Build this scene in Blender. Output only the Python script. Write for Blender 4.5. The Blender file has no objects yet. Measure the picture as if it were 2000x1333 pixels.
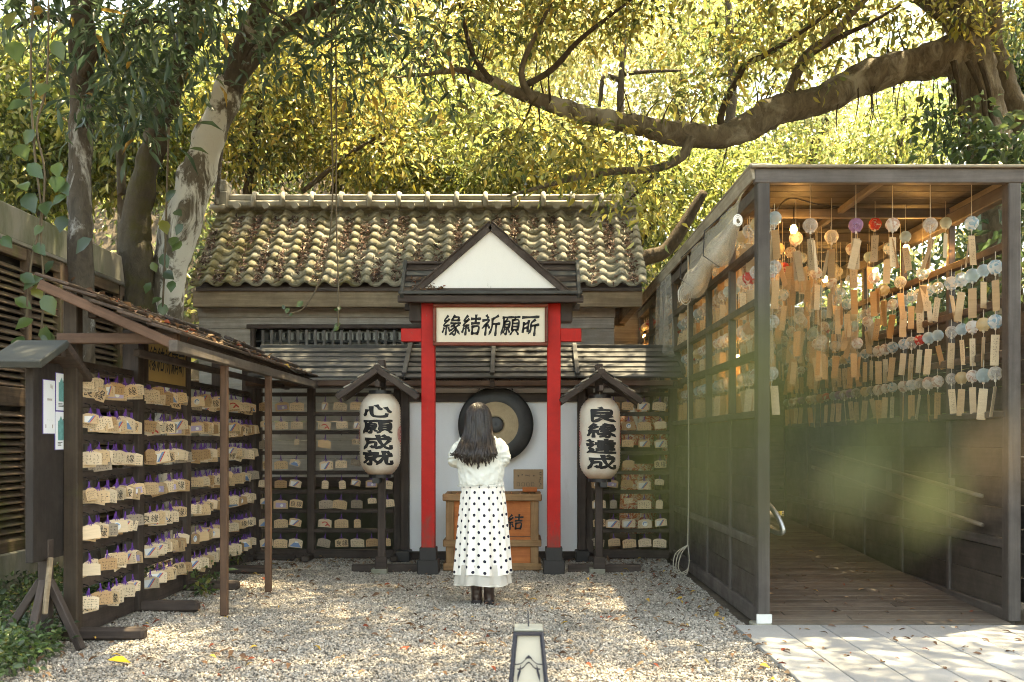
import bpy, bmesh, math, random
import numpy as np
from mathutils import Vector, Matrix, Euler
random.seed(11); rng = np.random.default_rng(11)
R = math.radians; PI = math.pi
sc = bpy.context.scene
C = sc.collection

# ------------------------------------------------------------------ camera, sky, sun, exposure
F = 1944.0; HZ = 862.0; VX = 1015.0; CH = 1.35
cam_d = bpy.data.cameras.new('camera'); cam = bpy.data.objects.new('camera', cam_d); C.objects.link(cam)
cam.location = (0, 0, CH); cam.rotation_euler = (R(90), 0, 0)
cam_d.sensor_width = 36; cam_d.lens = F / 2000 * 36
cam_d.shift_y = (HZ - 666.5) / 2000; cam_d.shift_x = -(VX - 1000) / 2000
cam_d.clip_start = 0.05; cam_d.clip_end = 600
cam_d.dof.use_dof = True; cam_d.dof.focus_distance = 9.0; cam_d.dof.aperture_fstop = 2.8
sc.camera = cam
SUN_EL, SUN_AZ = 74.0, 58.0          # high noon sun, over the corridor and a little behind the shrine
w = bpy.data.worlds.new('World'); sc.world = w; w.use_nodes = True
nt = w.node_tree; nt.nodes.clear()
sky = nt.nodes.new('ShaderNodeTexSky'); sky.sky_type = 'NISHITA'; sky.sun_disc = False
sky.sun_elevation = R(SUN_EL); sky.sun_rotation = R(SUN_AZ); sky.air_density = 1.0; sky.dust_density = 3.0; sky.ozone_density = 1.0
bg = nt.nodes.new('ShaderNodeBackground'); bg.inputs['Strength'].default_value = 0.15
wo = nt.nodes.new('ShaderNodeOutputWorld'); nt.links.new(sky.outputs[0], bg.inputs[0]); nt.links.new(bg.outputs[0], wo.inputs[0])
sd = bpy.data.lights.new('sun', 'SUN'); sd.energy = 3.7; sd.angle = R(0.8); sd.color = (1.0, 0.93, 0.80)
so = bpy.data.objects.new('sun', sd); C.objects.link(so)
tosun = Vector((math.sin(R(SUN_AZ)) * math.cos(R(SUN_EL)), math.cos(R(SUN_AZ)) * math.cos(R(SUN_EL)), math.sin(R(SUN_EL))))
so.rotation_euler = tosun.to_track_quat('Z', 'Y').to_euler(); so.location = tosun * 40
vs = sc.view_settings; vs.view_transform = 'Standard'; vs.look = 'None'; vs.gamma = 1.0; vs.use_curve_mapping = False
vs.exposure = 3.1
try:
    vs.use_white_balance = True; vs.white_balance_temperature = 9600; vs.white_balance_tint = 4
except Exception:
    pass
cy = sc.cycles
cy.filter_width = 1.0; cy.use_denoising = True; cy.max_bounces = 7; cy.diffuse_bounces = 4; cy.glossy_bounces = 2; cy.transmission_bounces = 4
cy.transparent_max_bounces = 10; cy.caustics_reflective = False; cy.caustics_refractive = False; cy.sample_clamp_indirect = 8
cy.use_adaptive_sampling = True; cy.adaptive_threshold = 0.02

def P(px, py, d):                     # a point seen in the photograph, at depth d in metres
    return Vector(((px - VX) * d / F, d, CH - (py - HZ) * d / F))

# ------------------------------------------------------------------ materials
def newmat(name):
    m = bpy.data.materials.new(name); m.use_nodes = True
    n = m.node_tree; n.nodes.clear()
    o = n.nodes.new('ShaderNodeOutputMaterial'); b = n.nodes.new('ShaderNodeBsdfPrincipled')
    n.links.new(b.outputs[0], o.inputs[0])
    return m, n, b, o
def N(n, t, **kw):
    x = n.nodes.new(t)
    for k, v in kw.items():
        if k.startswith('i_'):
            key = k[2:]; key = int(key) if key.isdigit() else key.replace('_', ' ')
            x.inputs[key].default_value = v
        else: setattr(x, k, v)
    return x
def ramp(n, fac, stops):
    r = n.nodes.new('ShaderNodeValToRGB'); e = r.color_ramp.elements
    while len(e) < len(stops): e.new(0.5)
    for el, (p, c) in zip(e, stops): el.position = p; el.color = (*c, 1) if len(c) == 3 else c
    n.links.new(fac, r.inputs[0]); return r.outputs[0]
def mixc(n, fac, a, b, mode='MIX'):
    m = n.nodes.new('ShaderNodeMix'); m.data_type = 'RGBA'; m.blend_type = mode
    for s, v in ((m.inputs[0], fac), (m.inputs[6], a), (m.inputs[7], b)):
        if isinstance(v, (int, float)): s.default_value = v
        elif isinstance(v, tuple): s.default_value = (*v, 1)
        else: n.links.new(v, s)
    return m.outputs[2]
def coords(n, scale, per_object=True, world=False):
    if world:
        g = n.nodes.new('ShaderNodeNewGeometry'); src = g.outputs['Position']
    else:
        t = n.nodes.new('ShaderNodeTexCoord'); src = t.outputs['Object']
        if per_object:
            oi = n.nodes.new('ShaderNodeObjectInfo')
            ad = n.nodes.new('ShaderNodeVectorMath'); ad.operation = 'MULTIPLY_ADD'
            n.links.new(oi.outputs['Random'], ad.inputs[0]); ad.inputs[1].default_value = (17, 31, 23); n.links.new(src, ad.inputs[2])
            src = ad.outputs[0]
    mp = n.nodes.new('ShaderNodeMapping'); mp.inputs['Scale'].default_value = scale
    n.links.new(src, mp.inputs[0]); return mp.outputs[0]
def noise(n, vec, scale=1, detail=5, rough=0.6, dist=0.0):
    x = N(n, 'ShaderNodeTexNoise'); x.inputs['Scale'].default_value = scale; x.inputs['Detail'].default_value = detail
    x.inputs['Roughness'].default_value = rough; x.inputs['Distortion'].default_value = dist
    n.links.new(vec, x.inputs['Vector']); return x.outputs[0]
def bump(n, b, h, s=0.3, d=0.01):
    x = N(n, 'ShaderNodeBump'); x.inputs['Strength'].default_value = s; x.inputs['Distance'].default_value = d
    n.links.new(h, x.inputs['Height']); n.links.new(x.outputs[0], b.inputs['Normal'])
def hsvrand(n, col, amount=0.25, hue=0.0):
    oi = n.nodes.new('ShaderNodeObjectInfo'); h = n.nodes.new('ShaderNodeHueSaturation')
    mr = N(n, 'ShaderNodeMapRange'); mr.inputs[3].default_value = 1 - amount; mr.inputs[4].default_value = 1 + amount
    n.links.new(oi.outputs['Random'], mr.inputs[0]); n.links.new(mr.outputs[0], h.inputs['Value']); n.links.new(col, h.inputs['Color'])
    return h.outputs[0]
_wood = {}
def wood(name, dark, light, axis='X', rough=0.7, var=0.22, moss=None, bs=0.35, spec=0.3):
    key = name + axis
    if key in _wood: return _wood[key]
    m, n, b, o = newmat(name + '_' + axis.lower())
    s = {'X': (1.6, 34, 34), 'Y': (34, 1.6, 34), 'Z': (34, 34, 1.6)}[axis]
    v = coords(n, s); f = noise(n, v, 1, 8, 0.65, 0.4)
    col = ramp(n, f, [(0.25, dark), (0.72, light)])
    v2 = coords(n, (3, 3, 3)); f2 = noise(n, v2, 1.3, 6, 0.7)
    col = mixc(n, ramp(n, f2, [(0.35, (0, 0, 0)), (0.75, (0.55,) * 3)]), col, tuple(x * 0.45 for x in dark))
    if moss:
        v3 = coords(n, (1, 1, 1), world=True); f3 = noise(n, v3, 2.3, 8, 0.7)
        col = mixc(n, ramp(n, f3, [(0.52, (0, 0, 0)), (0.68, (0.8,) * 3)]), col, moss)
    n.links.new(hsvrand(n, col, var), b.inputs['Base Color'])
    n.links.new(ramp(n, f2, [(0.3, (rough - 0.15,) * 3), (0.7, (min(1, rough + 0.12),) * 3)]), b.inputs['Roughness'])
    b.inputs['Specular IOR Level'].default_value = spec
    bump(n, b, f, bs, 0.004); _wood[key] = m; return m
def plain(name, col, rough=0.6, metal=0.0, spec=0.4, nz=0.12, scale=6, bs=0.1):
    m, n, b, o = newmat(name); v = coords(n, (1, 1, 1)); f = noise(n, v, scale, 6, 0.65)
    n.links.new(ramp(n, f, [(0.3, tuple(c * (1 - nz) for c in col)), (0.7, tuple(min(1, c * (1 + nz)) for c in col))]), b.inputs['Base Color'])
    b.inputs['Roughness'].default_value = rough; b.inputs['Metallic'].default_value = metal; b.inputs['Specular IOR Level'].default_value = spec
    if bs: bump(n, b, noise(n, v, scale * 6, 5, 0.6), bs, 0.004)
    return m
DK = ((0.024, 0.017, 0.014), (0.080, 0.057, 0.047))          # stained dark brown timber
GY = ((0.028, 0.029, 0.028), (0.088, 0.088, 0.084))          # weathered roof slats
BR = ((0.055, 0.028, 0.017), (0.14, 0.075, 0.045))           # reddish brown posts
PL = ((0.20, 0.18, 0.155), (0.44, 0.40, 0.355))               # bare grey house planks
def dk(a): return wood('dark_timber', *DK, a)
def gy(a): return wood('grey_slat', *GY, a)
def br(a): return wood('brown_timber', *BR, a)
def pl(a): return wood('house_plank', *PL, a, var=0.15)
def lv(a): return wood('louvre_wood', (0.065, 0.042, 0.028), (0.21, 0.14, 0.09), a, moss=(0.10, 0.105, 0.025), var=0.3)
def cw(a): return wood('corridor_timber', (0.05, 0.042, 0.037), (0.115, 0.098, 0.088), a, rough=0.6)
def cp(a): return wood('corridor_panel', (0.03, 0.025, 0.021), (0.075, 0.062, 0.052), a, rough=0.6)
def deckm(a): return wood('deck_board', (0.060, 0.050, 0.040), (0.155, 0.132, 0.105), a, var=0.28)
def rafm(a): return wood('beam_wood', (0.14, 0.10, 0.06), (0.33, 0.25, 0.165), a, var=0.1)
def roofedge(a): return wood('roof_edge_board', (0.19, 0.16, 0.12), (0.42, 0.37, 0.29), a, var=0.15)
def boxw(a): return wood('box_frame_wood', (0.17, 0.085, 0.035), (0.36, 0.205, 0.095), a, var=0.1)
def boxp(a): return wood('box_panel_wood', (0.38, 0.10, 0.026), (0.56, 0.18, 0.052), a, var=0.08, bs=0.15)
M_black = plain('black_ink', (0.008, 0.008, 0.009), 0.6, nz=0.05, bs=0)
M_blackwood = plain('black_lacquer', (0.012, 0.011, 0.012), 0.45)
M_post_base = plain('black_post_base', (0.022, 0.02, 0.02), 0.6, bs=0.3)
M_purple = plain('purple_cord', (0.11, 0.034, 0.25), 0.8, bs=0)
M_rope = plain('pale_rope', (0.42, 0.38, 0.30), 0.9)
M_metal = plain('grey_steel', (0.42, 0.42, 0.42), 0.35, metal=0.9, bs=0.05)
M_hook = plain('dark_hook_wire', (0.02, 0.02, 0.022), 0.5, metal=0.5, bs=0)
def redpaint():
    m, n, b, o = newmat('vermilion_paint'); v = coords(n, (1, 1, 1), world=True)
    f = noise(n, v, 9, 8, 0.7); col = ramp(n, f, [(0.25, (0.38, 0.009, 0.008)), (0.75, (0.53, 0.015, 0.012))])
    f2 = noise(n, coords(n, (30, 30, 2.2), world=True), 1, 6, 0.7)
    col = mixc(n, ramp(n, f2, [(0.60, (0,) * 3), (0.74, (0.6,) * 3)]), col, (0.22, 0.02, 0.016))
    f3 = noise(n, coords(n, (14, 14, 5), world=True), 1, 9, 0.75); col = mixc(n, ramp(n, f3, [(0.66, (0,) * 3), (0.69, (0.9,) * 3)]), col, (0.30, 0.17, 0.12))
    sp = N(n, 'ShaderNodeSeparateXYZ'); n.links.new(v, sp.inputs[0]); mr = N(n, 'ShaderNodeMapRange'); mr.inputs[1].default_value = .26; mr.inputs[2].default_value = .75; mr.inputs[3].default_value = .30; mr.inputs[4].default_value = 0
    n.links.new(sp.outputs[2], mr.inputs[0]); ad = N(n, 'ShaderNodeMath'); n.links.new(mr.outputs[0], ad.inputs[0]); n.links.new(f3, ad.inputs[1])
    col = mixc(n, ramp(n, ad.outputs[0], [(0.62, (0,) * 3), (0.80, (0.6,) * 3)]), col, (0.14, 0.06, 0.045))      # splash dirt over the feet
    n.links.new(col, b.inputs['Base Color']); b.inputs['Roughness'].default_value = 0.55; b.inputs['Specular IOR Level'].default_value = 0.22; bump(n, b, f2, 0.3, 0.004); return m
M_red = redpaint()
def stained(name, col, stain, lo=0.58, hi=0.75, sc_=3.0, rough=0.8, stretch=(1, 1, 0.35)):
    m, n, b, o = newmat(name); v = coords(n, stretch, world=True)
    f = noise(n, v, sc_, 9, 0.72); f2 = noise(n, v, sc_ * 7, 5, 0.6)
    base = mixc(n, f2, tuple(c * 0.93 for c in col), col)
    n.links.new(mixc(n, ramp(n, f, [(lo, (0,) * 3), (hi, (0.85,) * 3)]), base, stain), b.inputs['Base Color'])
    b.inputs['Roughness'].default_value = rough; bump(n, b, f2, 0.12, 0.004); return m
M_plaster = stained('white_plaster', (0.80, 0.82, 0.84), (0.50, 0.48, 0.45), 0.6, 0.85)
M_gable = stained('white_board', (0.78, 0.78, 0.76), (0.12, 0.11, 0.10), 0.66, 0.72, 4.5)
M_concrete = stained('old_concrete', (0.26, 0.245, 0.20), (0.07, 0.085, 0.03), 0.42, 0.66, 2.2)
M_foundation = stained('mossy_underfloor_shade', (0.07, 0.065, 0.05), (0.03, 0.04, 0.012), 0.4, 0.6, 4)
def tilemat():
    m, n, b, o = newmat('weathered_roof_tile'); v = coords(n, (1, 1, 1), world=True)
    f = noise(n, v, 14, 8, 0.7); col = ramp(n, f, [(0.25, (0.14, 0.13, 0.10)), (0.7, (0.355, 0.34, 0.275))])
    f2 = noise(n, v, 2.1, 8, 0.72)
    sp = N(n, 'ShaderNodeSeparateXYZ'); n.links.new(v, sp.inputs[0])
    mr = N(n, 'ShaderNodeMapRange'); mr.inputs[1].default_value = -4.2; mr.inputs[2].default_value = 1.6; mr.inputs[3].default_value = 0.13; mr.inputs[4].default_value = -0.12
    n.links.new(sp.outputs[0], mr.inputs[0]); ad = N(n, 'ShaderNodeMath'); n.links.new(f2, ad.inputs[0]); n.links.new(mr.outputs[0], ad.inputs[1])
    col = mixc(n, ramp(n, ad.outputs[0], [(0.47, (0,) * 3), (0.68, (0.85,) * 3)]), col, (0.115, 0.095, 0.022))
    f3 = noise(n, v, 6, 8, 0.75); col = mixc(n, ramp(n, f3, [(0.55, (0,) * 3), (0.72, (0.7,) * 3)]), col, (0.05, 0.045, 0.036))
    n.links.new(hsvrand(n, col, 0.2), b.inputs['Base Color']); b.inputs['Roughness'].default_value = 0.88
    bump(n, b, f, 0.5, 0.008); return m
M_tile = tilemat(); M_ridge = stained('ridge_concrete', (.30, .285, .24), (.14, .13, .09), .5, .7, 5)
def leafmat(name, trans=0.45, rough=0.42, spec=0.4):
    m, n, b, o = newmat(name)
    a = N(n, 'ShaderNodeAttribute'); a.attribute_name = 'col'
    n.links.new(a.outputs['Color'], b.inputs['Base Color']); b.inputs['Roughness'].default_value = rough; b.inputs['Specular IOR Level'].default_value = spec
    t = N(n, 'ShaderNodeBsdfTranslucent'); g = N(n, 'ShaderNodeGamma'); g.inputs[1].default_value = 0.72
    n.links.new(a.outputs['Color'], g.inputs[0]); n.links.new(g.outputs[0], t.inputs[0])
    mx = N(n, 'ShaderNodeMixShader'); mx.inputs[0].default_value = trans
    n.links.new(b.outputs[0], mx.inputs[1]); n.links.new(t.outputs[0], mx.inputs[2]); n.links.new(mx.outputs[0], o.inputs[0]); return m
M_leaf = leafmat('living_leaf', .42, .30, .55); M_leaf_back = leafmat('sunlit_leaf', 0.58, .3, .6); M_dry = leafmat('dry_leaf', 0.12, 0.7, 0.2)
def barkmat(name, dark, light, patch=None, plo=0.55, phi=0.6, moss=0.0):
    m, n, b, o = newmat(name); v = coords(n, (1, 1, 0.45), per_object=False, world=True)
    f = noise(n, v, 12, 9, 0.72, 0.6); col = ramp(n, f, [(0.28, dark), (0.7, light)])
    f2 = noise(n, v, 2.6, 7, 0.68, 0.8)
    if patch: col = mixc(n, ramp(n, f2, [(plo, (0,) * 3), (phi, (0.9,) * 3)]), col, patch)
    if moss:
        f3 = noise(n, coords(n, (1, 1, 1), world=True), 3.4, 7, 0.7)
        col = mixc(n, ramp(n, f3, [(0.62 - moss, (0,) * 3), (0.75 - moss, (0.85,) * 3)]), col, (0.055, 0.05, 0.014))
    n.links.new(col, b.inputs['Base Color']); b.inputs['Roughness'].default_value = 0.9; b.inputs['Specular IOR Level'].default_value = 0.2
    bump(n, b, f, 1.0, 0.035); return m
M_bark_white = barkmat('pale_patched_bark', (0.06, 0.05, 0.038), (0.17, 0.145, 0.11), (0.60, 0.59, 0.55), 0.47, 0.53)
M_bark_grey = barkmat('grey_bark', (0.04, 0.032, 0.025), (0.11, 0.092, 0.072), (0.40, 0.39, 0.36), 0.57, 0.64)
M_bark_moss = barkmat('mossy_bark', (0.03, 0.025, 0.018), (0.085, 0.07, 0.05), None, moss=0.12)
M_bark_fig = barkmat('fig_bark', (0.055, 0.043, 0.03), (0.20, 0.165, 0.12), (0.31, 0.285, 0.235), 0.50, 0.62)
M_bark_dark = barkmat('dark_bark', (0.03, 0.022, 0.015), (0.09, 0.068, 0.045))

# ------------------------------------------------------------------ mesh builder
class MB:
    def __init__(s): s.v = []; s.f = []; s.mi = []
    def add(s, vs, fs):
        k = len(s.v); s.v += [tuple(x) for x in vs]; s.f += [tuple(i + k for i in f) for f in fs]; return s
    def box(s, c, size, rot=None, ch=0.0):
        a, b_, d = size[0] / 2, size[1] / 2, size[2] / 2; c = Vector(c)
        M = Euler(rot).to_matrix() if rot is not None else Matrix.Identity(3)
        if not ch:
            pts = [Vector((x, y, z)) for x in (-a, a) for y in (-b_, b_) for z in (-d, d)]
            return s.add([c + M @ p for p in pts], [(0, 1, 3, 2), (4, 6, 7, 5), (0, 4, 5, 1), (2, 3, 7, 6), (0, 2, 6, 4), (1, 5, 7, 3)])
        v, f = chamfer(size, ch); return s.add([c + M @ Vector(p) for p in v], f)
    def bar(s, p, q, wdt, hgt, up=(0, 0, 1)):
        p, q = Vector(p), Vector(q); d = (q - p).normalized(); u = Vector(up)
        if abs(d.dot(u)) > 0.98: u = Vector((0, 1, 0))
        x = d.cross(u).normalized(); u = x.cross(d).normalized(); a = x * wdt / 2; b_ = u * hgt / 2
        return s.add([p - a - b_, p + a - b_, p + a + b_, p - a + b_, q - a - b_, q + a - b_, q + a + b_, q - a + b_],
                     [(3, 2, 1, 0), (4, 5, 6, 7), (0, 1, 5, 4), (1, 2, 6, 5), (2, 3, 7, 6), (3, 0, 4, 7)])
    def tube(s, pts, rad, n=8, caps=True, jitter=0.0):
        pts = [Vector(p) for p in pts]; L = len(pts)
        rad = [rad] * L if isinstance(rad, (int, float)) else list(rad)
        rings = []; pu = None
        for i, p in enumerate(pts):
            d = (pts[min(i + 1, L - 1)] - pts[max(i - 1, 0)]).normalized()
            if pu is None:
                pu = Vector((0, 0, 1)) if abs(d.z) < 0.9 else Vector((1, 0, 0))
            x = d.cross(pu).normalized(); pu = x.cross(d).normalized()
            rings.append([p + (x * math.cos(2 * PI * k / n) + pu * math.sin(2 * PI * k / n)) * rad[i] * (1 + random.uniform(-jitter, jitter)) for k in range(n)])
        return s.rings(rings, caps)
    def rings(s, rings, caps=True, closed=True):
        n = len(rings[0]); vs = [p for r in rings for p in r]; fs = []
        for i in range(len(rings) - 1):
            for k in range(n if closed else n - 1):
                k2 = (k + 1) % n; fs.append((i * n + k, i * n + k2, (i + 1) * n + k2, (i + 1) * n + k))
        if caps and closed:
            fs.append(tuple(range(n - 1, -1, -1))); fs.append(tuple((len(rings) - 1) * n + k for k in range(n)))
        return s.add(vs, fs)
    def lathe(s, prof, c=(0, 0, 0), n=16, axis='Z'):
        rings = []
        for r, z in prof:
            rg = []
            for k in range(n):
                a = 2 * PI * k / n; x, y = r * math.cos(a), r * math.sin(a)
                rg.append(Vector(c) + (Vector((x, y, z)) if axis == 'Z' else Vector((x, z, y))))
            rings.append(rg)
        return s.rings(rings)
    def prism(s, poly, y0, y1):       # polygon in xz extruded along y
        n = len(poly)
        vs = [(x, y0, z) for x, z in poly] + [(x, y1, z) for x, z in poly]
        fs = [tuple(range(n)), tuple(range(2 * n - 1, n - 1, -1))] + [(i, i + n, (i + 1) % n + n, (i + 1) % n) for i in range(n)]
        return s.add(vs, fs)
    def mesh(s, name, off=(0, 0, 0), smooth=False, mats=()):
        me = bpy.data.meshes.new(name); o = Vector(off)
        me.from_pydata([(x - o.x, y - o.y, z - o.z) for x, y, z in s.v], [], s.f)
        bm = bmesh.new(); bm.from_mesh(me); bmesh.ops.recalc_face_normals(bm, faces=bm.faces); bm.to_mesh(me); bm.free()
        for m in mats: me.materials.append(m)
        if smooth: me.polygons.foreach_set('use_smooth', [True] * len(me.polygons))
        me.update(); return me
    def build(s, name, mat, parent=None, smooth=False, origin=None):
        off = Vector(origin) if origin is not None else (WP[parent.name] if parent else Vector())
        o = bpy.data.objects.new(name, s.mesh(name, off, smooth, [mat])); C.objects.link(o)
        WP[o.name] = Vector(off)
        if parent: o.parent = parent; o.location = Vector(off) - WP[parent.name]
        else: o.location = off
        return o
WP = {}                               # world position of every unrotated origin
def chamfer(size, ch):
    a, b_, d = [x / 2 for x in size]; ch = min(ch, a * 0.45, b_ * 0.45, d * 0.45)
    bm = bmesh.new(); bmesh.ops.create_cube(bm, size=1)
    for v in bm.verts: v.co = Vector((v.co.x * size[0], v.co.y * size[1], v.co.z * size[2]))
    bmesh.ops.bevel(bm, geom=bm.edges[:], offset=ch, segments=1, affect='EDGES')
    vs = [v.co[:] for v in bm.verts]; bm.verts.index_update(); fs = [tuple(v.index for v in f.verts) for f in bm.faces]; bm.free(); return vs, fs
_bc = {}
def board(name, mat, parent, c, size, rot=(0, 0, 0), ch=0.006, kind=None):
    key = (tuple(round(x, 3) for x in size), mat.name, ch)
    if key not in _bc:
        me = bpy.data.meshes.new(name); v, f = chamfer(size, ch); me.from_pydata(v, [], f); me.materials.append(mat); me.update(); _bc[key] = me
    o = bpy.data.objects.new(name, _bc[key]); C.objects.link(o); c = Vector(c)
    o.parent = parent; o.location = c - (WP[parent.name] if parent else Vector()); o.rotation_euler = rot; WP[o.name] = c
    return o
def beam(name, mat, parent, p, q, wd, ht, up=(0, 0, 1), ch=0.006):
    p, q = Vector(p), Vector(q); d = q - p; L = d.length; d = d.normalized(); u = Vector(up)
    y = u.cross(d).normalized(); u = d.cross(y).normalized()
    return board(name, mat, parent, (p + q) / 2, (L, wd, ht), Matrix((d, y, u)).transposed().to_euler(), ch)
def tag(o, label=None, cat=None, group=None, kind=None):
    for k, v in (('label', label), ('category', cat), ('group', group), ('kind', kind)):
        if v: o[k] = v
    return o
def thing(name, label, cat, loc=(0, 0, 0), group=None):
    o = bpy.data.objects.new(name, None); C.objects.link(o); o.location = loc; o.empty_display_size = 0.1
    WP[o.name] = Vector(loc); return tag(o, label, cat, group)
def copy_tree(o, parent=None):
    c = o.copy(); C.objects.link(c); c.parent = parent
    for k in list(o.children): copy_tree(k, c)
    return c
GLYPH = {      # brush strokes on a 100 x 100 square, y downwards
'silk': [[(27, 5), (10, 28), (28, 29)], [(35, 21), (8, 51), (38, 50)], [(24, 51), (24, 96)], [(12, 64), (5, 85)], [(36, 62), (44, 79)]],
'緣': ['silk', [(63, 3), (53, 22)], [(58, 11), (88, 11), (84, 25)], [(50, 26), (94, 26)], [(47, 40), (99, 40)], [(72, 41), (49, 58)], [(64, 51), (76, 68), (74, 95), (60, 91)], [(72, 58), (46, 77)], [(74, 71), (46, 95)], [(92, 48), (77, 62), (99, 92)]],
'結': ['silk', [(50, 19), (99, 18)], [(74, 2), (74, 41)], [(54, 41), (95, 40)], [(59, 56), (60, 93)], [(59, 57), (93, 56), (90, 93)], [(60, 89), (91, 89)]],
'祈': [[(24, 3), (33, 14)], [(6, 27), (40, 25), (6, 64)], [(26, 46), (25, 97)], [(34, 50), (45, 63)], [(87, 5), (57, 21)], [(58, 20), (58, 60), (46, 94)], [(58, 44), (99, 42)], [(81, 44), (81, 99)]],
'願': [[(7, 12), (51, 11)], [(12, 12), (12, 52), (3, 96)], [(31, 19), (24, 31)], [(19, 33), (19, 61)], [(19, 33), (45, 32), (44, 61)], [(20, 46), (44, 46)], [(20, 60), (44, 60)], [(32, 62), (32, 94), (25, 89)], [(21, 69), (14, 87)], [(40, 69), (49, 84)],
      [(54, 11), (99, 10)], [(77, 11), (70, 25)], [(61, 26), (61, 73)], [(61, 26), (94, 26), (94, 73)], [(62, 41), (93, 41)], [(62, 56), (93, 56)], [(62, 71), (93, 71)], [(69, 74), (54, 96)], [(84, 74), (99, 95)]],
'所': [[(7, 12), (95, 9)], [(16, 38), (14, 84)], [(16, 47), (41, 37)], [(42, 29), (40, 80)], [(17, 66), (39, 60)], [(76, 24), (57, 40), (56, 70), (47, 90)], [(57, 53), (98, 47)], [(79, 50), (79, 99)]],
'心': [[(17, 46), (8, 84)], [(32, 24), (35, 74), (46, 90), (76, 90), (83, 73)], [(50, 14), (64, 42)], [(80, 30), (95, 62)]],
'成': [[(14, 28), (95, 26)], [(19, 28), (19, 60), (6, 97)], [(20, 53), (46, 52), (44, 84), (33, 80)], [(54, 4), (62, 52), (80, 88), (96, 95), (97, 76)], [(90, 42), (73, 72), (50, 95)], [(72, 6), (86, 18)]],
'就': [[(26, 2), (31, 14)], [(4, 19), (53, 18)], [(14, 30), (14, 49)], [(14, 30), (45, 30), (44, 49)], [(15, 48), (44, 48)], [(30, 49), (30, 96), (20, 90)], [(19, 62), (5, 86)], [(40, 62), (53, 82)], [(54, 37), (99, 35)], [(73, 6), (71, 50), (51, 96)], [(81, 38), (81, 84), (87, 93), (99, 92), (99, 74)], [(84, 10), (95, 24)]],
'良': [[(47, 0), (55, 14)], [(22, 18), (80, 18), (78, 56)], [(22, 18), (22, 94), (45, 80)], [(23, 36), (78, 36)], [(23, 55), (78, 55)], [(82, 60), (62, 73)], [(43, 56), (64, 80), (98, 96)]],
'達': [[(8, 8), (19, 20)], [(4, 38), (23, 37), (10, 62), (21, 74), (4, 92)], [(12, 84), (40, 93), (99, 96)], [(43, 16), (87, 15)], [(65, 2), (65, 31)], [(35, 31), (97, 30)], [(51, 35), (58, 45)], [(81, 35), (73, 45)], [(41, 48), (91, 48)], [(44, 60), (88, 60)], [(37, 73), (95, 72)], [(66, 45), (66, 88)]],
}
def glyph(ch_, size, wd, xs=1.0, shear=0.0):
    st = []
    for s_ in GLYPH[ch_]: st += GLYPH[s_] if isinstance(s_, str) else [s_]
    co, fs = [], []; wd = wd if len(st) < 13 else wd * .86
    for s_ in st:
        q = smooth_path([(x, y, 0) for x, y in s_], 6) if len(s_) > 2 else [Vector((*s_[0], 0)).lerp(Vector((*s_[1], 0)), k / 6) for k in range(7)]
        L = len(q); e = Vector((*s_[-1], 0)) - Vector((*s_[-2], 0)); tip = .35 if e.y > 12 and abs(e.x) > 6 else .85; k0 = len(co)
        for i_, p in enumerate(q):
            t = i_ / (L - 1); d = (q[min(i_ + 1, L - 1)] - q[max(i_ - 1, 0)]).normalized(); nn = Vector((-d.y, d.x, 0))
            w_ = wd * (1.12 - .42 * math.sin(PI * min(1, t * 1.15)) if t < .87 else .80 + (tip - .80) * (t - .87) / .13 * 1.0) * (.82 if abs(d.y) > .8 and xs > 1.2 else 1) * (1 if xs < 1.2 or abs(d.x) < .8 else 1.05)
            if i_ == 0: p = p - d * wd * .32
            if i_ == L - 1: p = p + d * wd * .25
            for s2 in (1, -1): co.append((p.x + nn.x * w_ / 2 * s2, p.y + nn.y * w_ / 2 * s2, 0))
        for i_ in range(L - 1): fs.append((k0 + 2 * i_, k0 + 2 * i_ + 1, k0 + 2 * i_ + 3, k0 + 2 * i_ + 2))
    a = np.array(co); a[:, 0] = (a[:, 0] - 50) / 100 * size * xs; a[:, 1] = (50 - a[:, 1]) / 100 * size; a[:, 0] += shear * a[:, 1]
    return a, fs
def text_on_wall(name, s, parent, c, size, wd, facing=(0, -1), shear=0.0, xs=1.0, mat=None):
    co, fs = glyph(s, size, wd, xs, shear); fx, fy = facing; mb = MB(); rx, ry = -fy, fx       # facing: the way the face looks
    mb.add([(c[0] + x * rx, c[1] + x * ry, c[2] + y) for x, y, _ in co], fs)
    return mb.build(name, mat or M_black, parent)

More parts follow.
